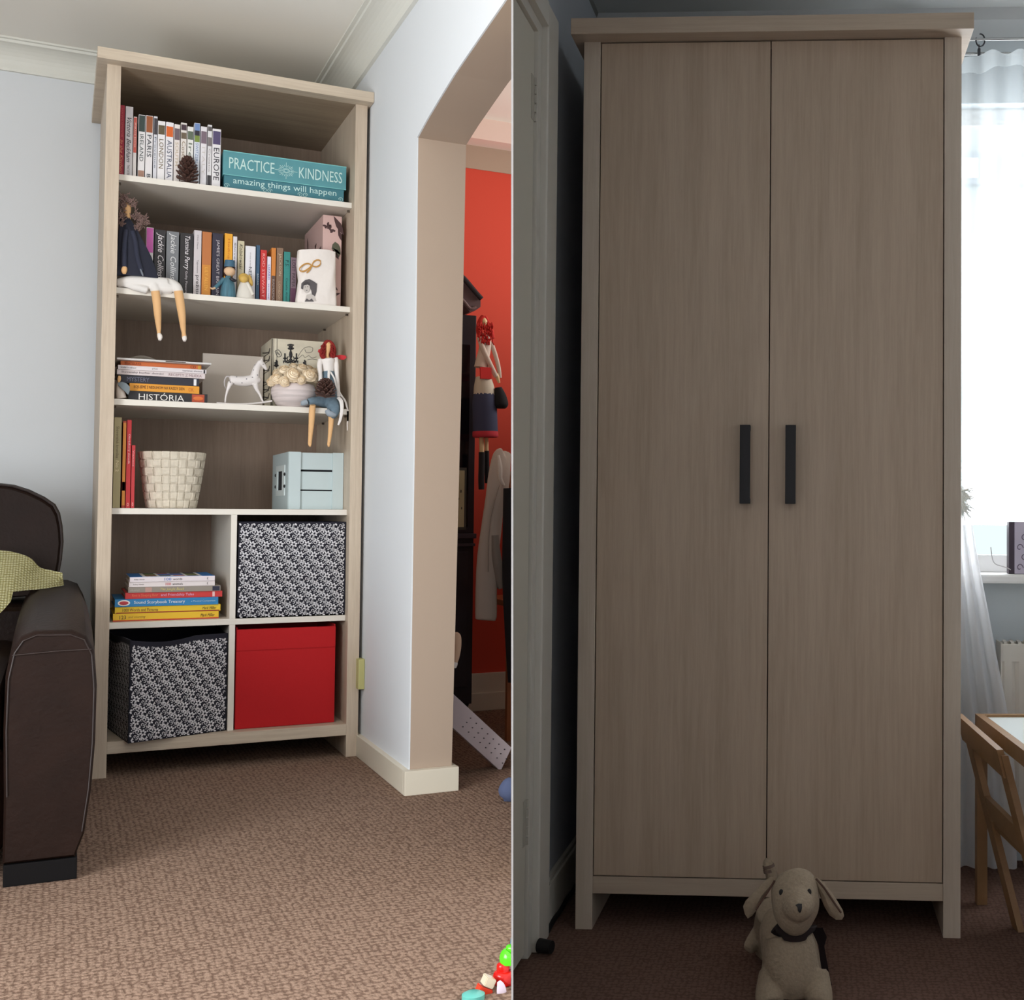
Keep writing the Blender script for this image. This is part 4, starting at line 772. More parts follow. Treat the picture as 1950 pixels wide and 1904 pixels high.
# bowl with fabric roses
Yp = .09; pc = at(558, 760, Y=Yp); mp_ = mpp(558, 750, Yp)
pt = thing('rose_bowl', 'round whitewashed pot filled with cream fabric roses', 'flower pot', (pc.x, Yp, SZ[2]))
bm = NB(); zb = SZ[2] + .0005; lathe(bm, [(.004, 0), (26 * mp_, 0), (33 * mp_, 6 * mp_), (39 * mp_, 16 * mp_), (42.5 * mp_, 27 * mp_), (42.5 * mp_, 36 * mp_), (40 * mp_, 44 * mp_), (38 * mp_, 47 * mp_), (36 * mp_, 47 * mp_), (34 * mp_, 42 * mp_)], (pc.x, Yp, zb), 40, False)
obj('pot', bm, mat('whitewashed_pot', (206, 194, 192), .7, noise=.16, nscale=6, stretch=(1, 1, 14), bump=.3, bscale=10), pt, smooth=True)
RS = mat('cream_fabric', (246, 230, 204), .85, noise=.05, nscale=50)
def rose(c, R, tilt, seed):
    rn = random.Random(seed); bm = NB(); rot = Euler(tilt).to_matrix(); ph = rn.random() * 6.28
    def T(x, y, z): return c + rot @ Vector((x, y, z))
    n = 74; rows = [[], []]   # a rolled, ruffled strip of cloth
    for i in range(n):
        t = i / (n - 1); a = ph + t * 3.1 * 6.283; r = R * (.10 + .66 * t); wv = .05 * R * math.sin(a * 2.5 + ph)
        dome = .64 * R * math.sqrt(max(0, 1 - (r / (.86 * R)) ** 2)); rows[0].append(T(r * .86 * math.cos(a), r * .86 * math.sin(a), dome - .2 * R)); rows[1].append(T((r + wv) * math.cos(a), (r + wv) * math.sin(a), dome + .13 * R + wv * .4))
    grid(bm, rows)
    for k in range(6):         # outer petals folded back
        a0 = ph + k * 1.05 + rn.random() * .3; rr_ = []
        for j in range(4):
            t = j / 3; rr_.append([T((R * (.62 + .42 * t) - .10 * R * abs(u) ** 2 * t) * math.cos(a0 + u * .62), (R * (.62 + .42 * t) - .10 * R * abs(u) ** 2 * t) * math.sin(a0 + u * .62), R * (.0 + .16 * math.sin(t * 2.4) - .2 * abs(u) * t)) for u in (-1, -.6, -.2, .2, .6, 1)])
        grid(bm, rr_)
    bmesh.ops.solidify(bm, geom=bm.faces[:], thickness=.0014)
    ell(bm, T(0, 0, 0), (R * .72, R * .72, R * .62), rot, 14)
    return obj('rose', bm, RS, pt, smooth=True)
bm = NB(); ell(bm, (pc.x, Yp, zb + 42 * mp_), (35 * mp_, 33 * mp_, 14 * mp_), seg=18); obj('moss', bm, mat('dark_cream_moss', (176, 156, 122), .95), pt, smooth=True)
for i, (x, y, r, Y, tl) in enumerate(((526, 722, 13, .045, (1.0, -.5, 0)), (541, 727, 11, .026, (1.5, -.3, 0)), (557, 715, 17, .032, (1.15, 0, 0)), (588, 716, 15, .035, (1.1, .3, 0)), (573, 724, 10, .024, (1.5, .1, 0)), (600, 722, 10, .075, (1.1, .7, 0)), (517, 727, 11, .075, (.9, -1.0, 0)), (541, 707, 14, .075, (.6, -.3, 0)), (574, 704, 14, .075, (.6, .1, 0)), (598, 711, 12, .09, (.6, .6, 0)), (558, 701, 13, .12, (.2, 0, 0)), (528, 712, 12, .1, (.5, -.6, 0)), (588, 704, 11, .125, (.3, .3, 0)))):
    rose(at(x, y, Y=Y), r * mp_, tl, i)
# red-haired doll on the right
YD = .045; WT = mat('white_doll_cloth', (232, 226, 222), .85); DEN = mat('denim_blue_cloth', (104, 124, 138), .9, noise=.1, nscale=90, bump=.2, bscale=120)
d2 = thing('rag_doll', 'faceless red-haired rag doll in blue dress seated on the third shelf', 'doll', (at(620, 775, Y=YD).x, YD, SZ[2]))
def dp(u, v, r, dy=0): x, y = zH(u, v); return (x, y, r / 6.8, YD + dy)
bm = NB()
ptube(bm, [dp(1395, 355, 16, .02), dp(1395, 385, 42, .02), dp(1393, 430, 46, .02), dp(1388, 475, 32, .02), dp(1384, 510, 24, .02), dp(1384, 545, 26, .02), dp(1385, 580, 40, .02)], 14)
obj('head', bm, SKIN, d2, smooth=True)
for pr in ([dp(1190, 1170, 38, -.03), dp(1180, 1260, 42, -.022), dp(1172, 1400, 38, -.022), dp(1160, 1540, 30, -.022), dp(1152, 1640, 26, -.022), dp(1150, 1675, 24, -.026), dp(1152, 1705, 12, -.03)], [dp(1428, 1240, 38, -.03), dp(1430, 1330, 38, -.022), dp(1424, 1440, 33, -.022), dp(1412, 1560, 26, -.022), dp(1400, 1650, 22, -.022), dp(1395, 1680, 20, -.026), dp(1395, 1710, 10, -.03)]): bm = NB(); ptube(bm, pr, 12); obj('leg', bm, SKIN, d2, smooth=True)
bm = NB()
ptube(bm, [dp(1388, 565, 70, .02), dp(1390, 590, 95, .02), dp(1390, 650, 82, .02), dp(1392, 740, 72, .02)], 16)
ptube(bm, [dp(1295, 590, 34, .02), dp(1280, 650, 34, .012), dp(1285, 740, 30, .005), dp(1290, 830, 27, 0), dp(1285, 890, 24, -.01)], 12); ptube(bm, [dp(1485, 565, 40, .02), dp(1500, 650, 34, .015), dp(1505, 760, 30, .01), dp(1515, 880, 27, .005), dp(1525, 1000, 25, 0), dp(1530, 1060, 24, -.004)], 12)
obj('blouse', bm, WT, d2, smooth=True)
bm = NB(); ptube(bm, [dp(1392, 730, 76, .02), dp(1395, 800, 84, .02), dp(1398, 900, 100, .02), dp(1400, 1000, 115, .02), dp(1400, 1080, 130, .02)], 18)
ptube(bm, [dp(1400, 1090, 130, .04), dp(1330, 1120, 90, .01), dp(1240, 1120, 62, -.01), dp(1180, 1120, 54, -.02), dp(1130, 1130, 48, -.024)], 16)
ptube(bm, [dp(1400, 1100, 110, .03), dp(1440, 1150, 90, 0), dp(1460, 1200, 84, -.018), dp(1455, 1280, 70, -.024), dp(1420, 1290, 60, -.026)], 16); ptube(bm, [dp(1490, 1080, 60, .02), dp(1530, 1160, 50, 0), dp(1540, 1240, 34, -.018)], 12)
bm = remesh(bm, .0024, 3)
for v in bm.verts:
    if v.co.y > REC and v.co.z < SZ[2] + .0006: v.co.z = SZ[2] + .0006
    v.co.x = min(v.co.x, W - TH - .001)
obj('dress', bm, DEN, d2, smooth=True)
bm = NB(); ptube(bm, [dp(1110, 1130, 40, -.03), dp(1060, 1145, 36, -.032), dp(1035, 1145, 26, -.032)], 12); ptube(bm, [dp(1375, 1235, 30, -.034), dp(1400, 1275, 42, -.036), dp(1440, 1290, 40, -.036), dp(1485, 1300, 24, -.034)], 10); obj('petticoat', bm, mat('petticoat_grey', (150, 160, 170), .8), d2, smooth=True)
bm = NB(); ptube(bm, [dp(1405, 720, 18, 0), dp(1400, 790, 16, -.008), dp(1398, 890, 8, -.01)], 8, flatn=(0, 1, 0), flat=.3); ptube(bm, [dp(1420, 740, 12, 0), dp(1470, 820, 11, -.004), dp(1500, 930, 11, -.004), dp(1560, 1040, 12, -.006), dp(1620, 1130, 12, -.006), dp(1640, 1250, 11, -.006), dp(1640, 1380, 10, -.006), dp(1645, 1500, 8, -.005)], 8, flatn=(0, 1, 0), flat=.3); ptube(bm, [dp(1520, 1070, 22, -.02), dp(1560, 1120, 26, -.03), dp(1570, 1220, 22, -.034), dp(1550, 1350, 18, -.034), dp(1520, 1430, 12, -.034)], 8, flatn=(0, 1, 0), flat=.3); obj('ribbon', bm, WT, d2, smooth=True)
bm = NB(); rn = random.Random(5)
for pr in ([dp(1395, 350, 30, .026), dp(1370, 365, 34, .022), dp(1345, 410, 34, .02), dp(1325, 470, 40, .02), dp(1320, 530, 38, .02), dp(1335, 575, 16, .02)], [dp(1400, 350, 30, .026), dp(1435, 375, 32, .022), dp(1455, 420, 34, .02), dp(1460, 480, 40, .02), dp(1450, 540, 32, .02), dp(1440, 570, 14, .02)], [dp(1395, 380, 52, .034), dp(1390, 460, 70, .034), dp(1388, 530, 64, .034)]): ptube(bm, pr, 12)
for k in range(60):
    s = rn.choice((-1, 1)); u0 = 1393 + s * rn.uniform(30, 75); v0 = rn.uniform(370, 540); ptube(bm, [dp(u0, v0, 7, .012), dp(u0 + s * rn.uniform(5, 22), v0 + 20, 8, .006), dp(u0 + s * rn.uniform(-5, 26), v0 + 42, 4, .01)], 6, 2)
obj('hair', bm, mat('dark_red_wool', (140, 34, 30), .9), d2, smooth=True)
bm = NB(); prism(bm, [tuple(at(*zH(u, v), Y=YD + .03)) for u, v in ((1490, 530), (1560, 520), (1620, 530), (1645, 552), (1600, 585), (1540, 578), (1500, 560))], (0, .005, 0)); prism(bm, [tuple(at(*zH(u, v), Y=YD + .03)) for u, v in ((1310, 440), (1270, 450), (1262, 480), (1290, 500), (1315, 480))], (0, .005, 0)); obj('wing', bm, mat('red_felt', (204, 54, 62), .9), d2)
q = at(*zH(1345, 1110), Y=.0); cone((q.x, -.012, q.z + .004), 250 / 6.8 * mpp(617, 745, 0), 17.5 * mpp(617, 745, 0), 'dark brown pine cone in the lap of the red-haired doll')

KP = [(d1, 1), (f1, 1), (f2, 1), (d2, 2)]
# ---- fourth shelf
B('tall olive-green book against the left side panel, fourth shelf', 216.3, 230.8, 793.8, 880, 3, (166, 154, 112), .065, .2, group=G4, titles=((.55, .9, 'Slovenská kronika', (104, 92, 60), 0, .4), (.4, .52, 'No 2', (232, 222, 180), 0, .4)))
B('slim orange book with a rounded spine band on the fourth shelf', 233, 239.8, 801, 880, 3, (176, 62, 34), .066, .2, group=G4, bands=((.03, .98, (214, 140, 54), 'spine_band'), (.2, .3, (104, 60, 110), 'emblem')))
B('tall red book with white lettering on the fourth shelf', 240.6, 249.6, 799, 880, 3, (190, 32, 38), .066, .2, group=G4, titles=((.5, .84, 'Obrázkový slovník', (232, 200, 200), 0, .5), (.02, .06, 'o', (232, 180, 170), 0, .4)))
B('short red book beside the woven basket', 250.2, 257.2, 847, 900, 3, (186, 40, 46), .066, .19, group=G4, titles=((.66, .92, 'Vianoce', (226, 160, 160), 0, .5), (.03, .09, 'o', (232, 180, 170), 0, .4)))
# woven basket
YK = .16; c0 = at(327.5, 862, Y=YK); c1 = at(324, 966, Y=YK - .03); mk = mpp(327, 910, YK)
rt, rb_ = 67.5 * mk, 48.5 * mk; zb = SZ[3] + .001; zt = at(327, 859, Y=YK - .1).z; Hh = zt - zb
kb = thing('woven_basket', 'cream woven strap basket tapering to its base on the fourth shelf', 'basket', (c0.x, YK, zb))
BM = mat('cream_strap', (212, 202, 184), .6, noise=.05, nscale=120, bump=.2, bscale=200)
NS, NR = 24, 7
def kp(a, z, off):
    t = (z - zb) / Hh; r = (rb_ + (rt - rb_) * t ** .85) + off; e = .55
    cs, sn = math.cos(a), math.sin(a); k = (abs(cs) ** 4 + abs(sn) ** 4) ** -.25; k = 1 + (k - 1) * .35
    return Vector((c0.x + r * cs * k * .93, YK + r * sn * k * .93 - (1 - t) * .0, z))
for i in range(NR):
    bm = NB(); z0 = zb + Hh * (i + .04) / NR; z1 = zb + Hh * (i + .96) / NR; rows = [[], [], [], []]
    for k in range(NS * 4):
        a = 2 * math.pi * k / (NS * 4); s = math.cos(a * NS / 2 + (math.pi if i % 2 else 0)); of = .0028 * max(-1, min(1, s * 2.2))
        for r_, (zz_, o_) in zip(rows, ((z0, of - .0008), (z0, of + .0008), (z1, of + .0008), (z1, of - .0008))): r_.append(kp(a, zz_, o_))
    grid(bm, rows + [rows[0]], True); obj('horizontal_strap', bm, BM, kb)
for k in range(NS):
    bm = NB(); a0 = 2 * math.pi * k / NS; hw = math.pi / NS * .88; rows = []
    for j in range(NR * 4 + 1):
        z = zb + Hh * j / (NR * 4); i = j / 4; s = math.cos(math.pi * (i - .5)) if True else 0
        s = -math.cos(math.pi * (i - .5) ) * (1 if k % 2 == 0 else -1); of = .0028 * max(-1, min(1, s * 2.2))
        rows.append([kp(a0 - hw, z, of - .0008), kp(a0 - hw, z, of + .0008), kp(a0 + hw, z, of + .0008), kp(a0 + hw, z, of - .0008)])
    grid(bm, rows, True); obj('vertical_strap', bm, BM, kb)
bm = NB(); lathe(bm, [(.001, 0), (rb_ * .9, 0), (rb_ * .9, .003), (.001, .003)], (c0.x, YK, zb), 24); obj('base', bm, BM, kb)
# slatted crate
YC = .1; xa, xb = at(548.6, 910, Y=YC).x, min(W - TH - .001, at(654.6, 910, Y=YC).x); zt = (at(548, 861, Y=YC).z + at(654, 863, Y=YC).z) / 2; dep = .33; zb = SZ[3] + .0005
ct = thing('slatted_crate', 'pale grey-blue wooden crate with slatted front on the fourth shelf', 'crate', ((xa + xb) / 2, YC + dep / 2, zb))
CM = mat('pale_grey_blue_wood', (190, 204, 206), .55); CI = mat('crate_inside_shade', (30, 30, 34), .9)
for b0, b1 in ((xa, xa + .036), (xb - .0335, xb)):
    bm = NB(); box(bm, b0, b1, YC, YC + .008, zb, zt, .001); obj('corner_post', bm, CM, ct)
for f0, f1 in ((0, .32), (.345, .66), (.695, .992)):
    bm = NB(); box(bm, xa + .002, xb - .002, YC + .008, YC + .016, zb + (zt - zb) * f0, zb + (zt - zb) * f1, .001); obj('slat', bm, CM, ct)
bm = NB(); box(bm, xb - .01, xb, YC + .016, YC + dep, zb, zt, .001); obj('end_panel', bm, CM, ct)
bm = NB(); y0_, y1_ = YC + dep * .36, YC + dep * .66; hz0, hz1 = zb + (zt - zb) * .34, zb + (zt - zb) * .68
for b in ((YC + .016, y0_, zb, zt), (y1_, YC + dep, zb, zt), (y0_, y1_, zb, hz0), (y0_, y1_, hz1, zt)): box(bm, xa, xa + .0015, b[0], b[1], b[2], b[3])
obj('end_panel', bm, CM, ct)
bm = NB(); box(bm, xa + .002, xb - .012, YC + .018, YC + dep - .004, zb, zt - .02); obj('dark_fill', bm, CI, ct)  # near-black block paints the shade seen through the slat gaps and handle hole
bm = NB(); box(bm, xa, xb, YC + dep, YC + dep + .008, zb, zt); obj('back_panel', bm, CM, ct)
bm = NB(); fy0, fy1, fz0, fz1 = YC + dep * .22, YC + dep * .74, zb + (zt - zb) * .24, zb + (zt - zb) * .78
for b in ((fy0, y0_, fz0, fz1), (y1_, fy1, fz0, fz1), (y0_, y1_, fz0, hz0), (y0_, y1_, hz1, fz1)): box(bm, xa - .0025, xa, b[0], b[1], b[2], b[3])
obj('handle_frame', bm, mat('pale_crate_handle', (214, 224, 224), .5), ct)
for yy in (fy0 - .012, fy1 - .001):
    for zz_ in (fz0 + .03, fz1 - .03): bm = NB(); ell(bm, (xa - .003, yy + .006, zz_), (.003, .006, .0055), seg=8); obj('screw', bm, INK, ct)

# ---- patterned fabric cubes
def flowerprint(bm, plane, w_, h_, seed, s=1.0):
    """white flowers and curls on a w x h face; plane(a, b) gives the point"""
    rn = random.Random(seed)
    def disc(a, b, ra, rb2, r, n=7):
        ca, sa = math.cos(r), math.sin(r); pts = [(a + ra * math.cos(t) * ca - rb2 * math.sin(t) * sa, b + ra * math.cos(t) * sa + rb2 * math.sin(t) * ca) for t in [2 * math.pi * i / n for i in range(n)]]
        if all(.001 < p[0] < w_ - .001 and .001 < p[1] < h_ - .001 for p in pts): bm.faces.new([bm.verts.new(plane(*p)) for p in pts])
    def strip(pts, wd):
        if not all(.002 < p[0] < w_ - .002 and .002 < p[1] < h_ - .002 for p in pts): return
        vs = []
        for i, p in enumerate(pts):
            q0, q1 = pts[max(0, i - 1)], pts[min(len(pts) - 1, i + 1)]; d = Vector((q1[0] - q0[0], q1[1] - q0[1])).normalized(); k = wd * (1 if i < len(pts) - 1 else .3)
            vs.append((bm.verts.new(plane(p[0] - d.y * k, p[1] + d.x * k)), bm.verts.new(plane(p[0] + d.y * k, p[1] - d.x * k))))
        for (a, b), (c, d_) in zip(vs, vs[1:]): bm.faces.new((a, b, d_, c))
    cw, ch = .0405 * s, .0405 * s; row = 0; b = -ch
    while b < h_ + ch:
        a = -cw * (1.5 if row % 2 else 1)
        while a < w_ + cw:
            r0 = .25
            for k in range(6): disc(a + .0068 * s * math.cos(r0 + k * math.pi / 3), b + .0068 * s * math.sin(r0 + k * math.pi / 3), .0042 * s, .0029 * s, r0 + k * math.pi / 3)
            a2, b2 = a - .0135 * s, b + .0115 * s
            for k in range(5): disc(a2 + .0052 * s * math.cos(1.1 + k * 1.256), b2 + .0052 * s * math.sin(1.1 + k * 1.256), .0042 * s, .0022 * s, 1.1 + k * 1.256)
            for dx, dy, sg, ph in ((.015, .004, 1, 0), (.013, .016, -1, 2), (-.014, -.007, -1, 1), (.002, .019, 1, 4), (-.003, -.0145, 1, 3), (.019, -.008, -1, 5), (-.022, .022, 1, 1)):
                r = .0044 * s; strip([(a + dx * s + sg * r * (1 - t * .6) * math.cos(ph + t * 5.2), b + dy * s + r * (1 - t * .6) * math.sin(ph + t * 5.2)) for t in [i / 7 for i in range(8)]], .00105 * s)
            for dx, dy in ((.011, -.012), (.0085, .0105), (-.02, .002), (.021, .012), (-.009, .0205), (-.004, -.0205)): disc(a + dx * s, b + dy * s, .0016 * s, .0016 * s, 0, 6)
            for dx, dy, r in ((.0115, -.0165, .6), (-.0105, -.0145, 2.2), (.019, .0185, 1.0), (-.0205, .0095, 2.6), (.0245, .001, .2)): disc(a + dx * s, b + dy * s, .0036 * s, .0013 * s, r, 6)
            a += cw
        b += ch * .82; row += 1
NAVY = mat('black_navy_fabric', (26, 25, 38), .9, bump=.1, bscale=200); PRT = mat('white_fabric_print', (214, 212, 216), .9)
def cube_box(label, corners_lo, corners_hi, depth, inner, right_face=False, left_face=False, seed=1, rim=.012, sag=0):
    """open fabric storage cube: four plan corners (front-left, front-right, back-right, back-left), z0, z1"""
    fl, fr, br, bl = [Vector((p[0], p[1], 0)) for p in corners_lo]; z0, z1 = corners_hi; c = (fl + fr + br + bl) / 4
    t = thing('storage_cube', label, 'storage box', (c.x, c.y, z0)); 
    def side(p, q, nm='side'):
        bm = NB(); d = (q - p).normalized(); n = Vector((-d.y, d.x, 0)) * .004; rows = []
        for j in range(9):
            v = j / 8; r = []
            for i in range(13):
                u = i / 12; zt_ = z1 - sag * math.sin(math.pi * min(1, u * 1.5)) * (1 if nm == 'front' else .4)
                r.append(p + (q - p) * u + ZP * (z0 + (zt_ - z0) * v))
            rows.append(r)
        grid(bm, rows)
        g2 = [[pp + n for pp in r] for r in rows[::-1]]; grid(bm, g2); 
        grid(bm, [rows[-1], [pp + n for pp in rows[-1]]]); return obj(nm, bm, NAVY, t)
    fo_ = side(fl, fr, 'front'); side(fr, br); side(br, bl); side(bl, fl)
    bm = NB(); hexa(bm, [fl + ZP * z0, fr + ZP * z0, br + ZP * z0, bl + ZP * z0, fl + ZP * (z0 + .004), fr + ZP * (z0 + .004), br + ZP * (z0 + .004), bl + ZP * (z0 + .004)]); obj('base', bm, NAVY, t)
    def pr(p, q, s_):
        bm = NB(); d = (q - p).normalized(); n = Vector((d.y, -d.x, 0)) * .0007; L = (q - p).length
        flowerprint(bm, lambda a, b: p + d * a + n + ZP * (z0 + b * (1 - (sag * math.sin(math.pi * min(1, a / L * 1.5))) / (z1 - z0))), L, z1 - z0 - rim, s_)
        o = obj('floral_print', bm, PRT, t, normals=False); o['kind'] = 'stuff'
    pr(fl, fr, seed)
    if left_face: pr(bl, fl, seed + 1)
    return t
Yc = .045
xa, xb = at(451.5, 1090, Y=Yc).x, at(657, 1090, Y=Yc).x; xa = max(xa, xd1 + .001); xb = min(xb, W - TH - .001)
cube_box('black and white floral fabric cube in the upper right cubbyhole', ((xa, Yc), (xb, Yc), (xb, Yc + .33), (xa, Yc + .33)), (SZ[4] + .0006, (at(455, 997, Y=Yc).z + at(655, 991, Y=Yc).z) / 2), .33, None, seed=2, rim=.004)
# the lower one sits askew, its near corner overhanging the bottom board
y0_ = -.055; zq = Z6 + .0006
p0 = at(248, 1330, Y=y0_); p1 = at(432.5, 1300, Y=.05); bl = Vector((max(TH + .003, at(214, 1300, Y=.28).x), .28, 0)); dd_ = bl - Vector((p0.x, y0_, 0)); 
cube_box('black and white floral fabric cube askew in the lower left cubbyhole', ((p0.x, y0_), (min(p1.x, xd0 - .002), .05), (xd0 - .002, .36), (TH + .003, .29)), (zq, (at(246, 1223, Y=y0_).z + at(432, 1206, Y=.05).z) / 2 + .004), .33, None, left_face=True, seed=5, sag=.012)
# red cube
Yr = .05; xa, xb = max(at(447.5, 1290, Y=Yr).x, xd1 + .001), at(635.3, 1290, Y=Yr).x; z0, z1 = zq, at(540, 1196, Y=Yr).z
rc = thing('storage_cube', 'plain red fabric storage cube in the lower right cubbyhole', 'storage box', ((xa + xb) / 2, Yr + .16, z0)); RM = mat('red_fabric', (186, 14, 22), .85, bump=.15, bscale=160)
dpt = .3
bm = NB(); box(bm, xa, xb, Yr, Yr + .006, z0, z1, .0025); obj('front', bm, RM, rc); 
for b in ((xa, xa + .004, Yr + .006, Yr + dpt), (xb - .004, xb, Yr + .006, Yr + dpt), (xa, xb, Yr + dpt, Yr + dpt + .004)): bm = NB(); box(bm, b[0], b[1], b[2], b[3], z0, z1 + .006, .001); obj('side', bm, RM, rc)
bm = NB(); box(bm, xa, xb, Yr + .006, Yr + dpt, z0, z0 + .004); obj('base', bm, RM, rc)
bm = NB(); zf_ = at(540, 1236, Y=Yr).z; box(bm, xa + .0005, xb - .0005, Yr - .0025, Yr + .001, zf_, z1 - .002, .0012); obj('fold', bm, RM, rc)
# ---- children's books in the upper left cubbyhole
GK = "children's books lying in the upper left cubbyhole"; Yk = .075
kl = [(1, 217, 415.5, 1185, 1163.5), (2, 220.5, 419, 1166.5, 1150.8), (3, 220.3, 414.7, 1156, 1140), (4, 239.8, 422.3, 1140, 1124.5), (5, 245.3, 419, 1128.8, 1114), (6, 246.8, 408.2, 1118, 1106.5), (7, 248.2, 408.4, 1107, 1095)]
zs_ = [SZ[4] + .0006] + [at(320, y, Y=Yk).z for y in (1165.5, 1153, 1138.5, 1127, 1116.5, 1107, 1097.5)]
info = [('yellow spined book with red edge at the bottom of the children\'s stack', (232, 188, 40), ((.06, .12, '123', (60, 40, 20), 0, .5), (.14, .3, 'and counting', (150, 110, 40), .3, .4), (.82, .96, 'Mark Miller', (60, 44, 20), .4, .42)), ()),
 ('yellow spined book titled 1000 Words and Pictures, second from the bottom', (234, 196, 40), ((.07, .4, '1000 Words and Pictures', (110, 60, 30), 0, .5), (.82, .96, 'Mark Miller', (60, 44, 20), .4, .42)), ()),
 ('thick blue spined storybook with an oval white badge and white title', (40, 128, 186), ((.18, .67, 'Sound Storybook Treasury', (236, 236, 232), 0, .52), (.73, .97, 'a Musical Companion', (190, 215, 228), 0, .25)), ()),
 ('red spined picture book in the children\'s stack', (206, 54, 54), ((.07, .33, 'Roo is Sleeping Bear', (226, 130, 90), 0, .55), (.36, .7, 'and Friendship Tales', (226, 180, 214), 0, .55)), ((.895, .92, (240, 200, 200), 'emblem'),)),
 ('grey spined picture book with a dark label at its right end', (150, 140, 130), ((.02, .12, 'classics', (190, 180, 168), .3, .4), (.34, .6, 'The Jungle Book', (214, 200, 120), .2, .6)), ((.91, .99, (36, 36, 60), 'label'), (.18, .25, (190, 150, 140), 'emblem'))),
 ('white spined board book titled 100 animals', (232, 222, 222), ((.05, .17, 'baby times', (60, 50, 54), 0, .34), (.42, .48, '100', (200, 50, 60), 0, .55), (.5, .62, 'animals', (50, 42, 48), 0, .45), (.905, .92, '(', (50, 42, 48), 0, .6)), ()),
 ('top board book titled 100 words with blue photo-grid cover', (232, 222, 226), ((.05, .17, 'baby times', (60, 50, 54), 0, .34), (.4, .48, '100', (60, 110, 190), 0, .55), (.5, .61, 'words', (50, 42, 48), 0, .45), (.905, .92, '(', (50, 42, 48), 0, .6)), ())]
for i, ((n_, xl, xr, y1_, y0__), (lb, col, tt_, bd)) in enumerate(zip(kl, info)):
    b, bx0, bx1 = lying(lb, xl, xr, y0__, y1_, zs_[i], zs_[i + 1] - .0001, col, Yk + (.004 * (i % 2)), .26 if i < 6 else .24, GK, tt_, bands=bd)
    if i == 0: bm = NB(); box(bm, bx0, bx1, Yk - .0006, Yk + .001, zs_[0], zs_[0] + .0035); obj('edge_band', bm, flat((196, 62, 34)), b)
    if i == 1: bm = NB(); box(bm, bx0 + .004, bx1 - .004, Yk + .0032, Yk + .005, zs_[1] + .0003, zs_[1] + .003); obj('edge_band', bm, flat((150, 30, 24)), b)
    if i == 2:
        bm = NB(); zc_ = (zs_[2] + zs_[3]) / 2; ell(bm, (bx0 + (bx1 - bx0) * .085, Yk, zc_), (.0165, .0012, .0088), seg=20); bo = obj('badge', bm, WHT, b); bm = NB(); ell(bm, (bx0 + (bx1 - bx0) * .085, Yk - .0006, zc_), (.0125, .0012, .0058), seg=20); obj('badge_centre', bm, flat((196, 60, 70)), bo)
    if i == 6:
        z_ = zs_[7]; bm = NB(); box(bm, bx0 + .0005, bx1 - .0005, Yk + .002, Yk + .238, z_ - .0001, z_ + .0004); tp = obj('cover_art', bm, flat((40, 118, 190)), b)
        bm = NB(); box(bm, bx0 + .035, bx1 - .035, Yk + .012, Yk + .225, z_ + .0004, z_ + .0007); obj('photo_ground', bm, WHT, tp)
        cols = [(150, 110, 80), (80, 90, 50), (180, 90, 60), (90, 70, 50), (60, 50, 46), (190, 150, 120), (120, 130, 80), (150, 60, 50)]
        cw_ = (bx1 - bx0 - .08) / 4
        for r in range(4):
            for c_ in range(4):
                if r in (1, 2) and c_ in (1, 2): continue
                xx = bx0 + .04 + c_ * cw_; yy = Yk + .018 + r * .051; bm = NB(); box(bm, xx + .004, xx + cw_ - .004, yy, yy + .044, z_ + .0007, z_ + .001); obj('photo', bm, flat(cols[(r * 3 + c_) % 8]), tp)
        bm = NB(); box(bm, bx0 + .04 + cw_ + .004, bx0 + .04 + 3 * cw_ - .004, Yk + .07, Yk + .165, z_ + .0007, z_ + .001); obj('photo', bm, flat((96, 120, 184)), tp)

def keepin(t, k):
    b = BASE[t.name][1]
    for o in t.children:
        for v in o.data.vertices:
            p = v.co + b; p.x = min(max(p.x, TH + .0012), W - TH - .0012)
            p.z = min(p.z, SZ[k - 1] - ST - .001)
            if p.y > REC - .004 and p.z < SZ[k] + .003 and p.z > SZ[k] - .04 and p.y < REC + .2:
                if p.z < SZ[k] - .004 and p.y < REC + .02: p.y = REC - .0035
                elif p.y > REC + .006: p.z = SZ[k] + .0022
                else:
                    d = .0045 - ((REC - p.y) + (p.z - SZ[k]))
                    if d > 0: p.y -= d / 2; p.z += d / 2
            v.co = p - b
for t_, k_ in KP: keepin(t_, k_)
# ================================================================== BEYOND THE ARCH
NL = ray_raw(973.2, 0).cross(ray_raw(973.2, 1904))
def clampL(bm):  # keep things on their own side of the partition
    s0 = NL.dot(CL + ray_raw(900, 950) - CL)
    for v in bm.verts:
        if v.co.y > -1.4: continue
        if NL.dot(v.co - CL) * s0 < 0: v.co.x = CL.x - (NL.y * (v.co.y - CL.y) + NL.z * (v.co.z - CL.z)) / NL.x
    return bm
DW = mat('black_stained_wood', (34, 28, 34), .35, noise=.2, nscale=12)
YV = .36
dr = thing('dresser', 'tall black-stained dresser with curved cornice beyond the arch', 'dresser', (1.08, .5, 0))
xr = at(905, 1000, Y=YV).x
bm = NB(); box(bm, .9, xr, YV + .01, .67, .08, at(900, 600, Y=YV).z, .003); obj('body', bm, DW, dr)
topc = [(846, 512), (862, 517), (876, 525), (888, 535), (900, 549), (911, 562), (921, 573)]
up_ = [at(x, y, Y=YV - .02) for x, y in topc]; lo_ = [at(x, y + (46 if i < 5 else 30 if i == 5 else 12), Y=YV - .02) for i, (x, y) in enumerate(topc)]
bm = NB(); prism(bm, [tuple(p) for p in up_] + [tuple(p) for p in lo_[::-1]], (0, .3, 0)); obj('pediment', bm, mat('plum_brown_cornice', (92, 72, 74), .4), dr)
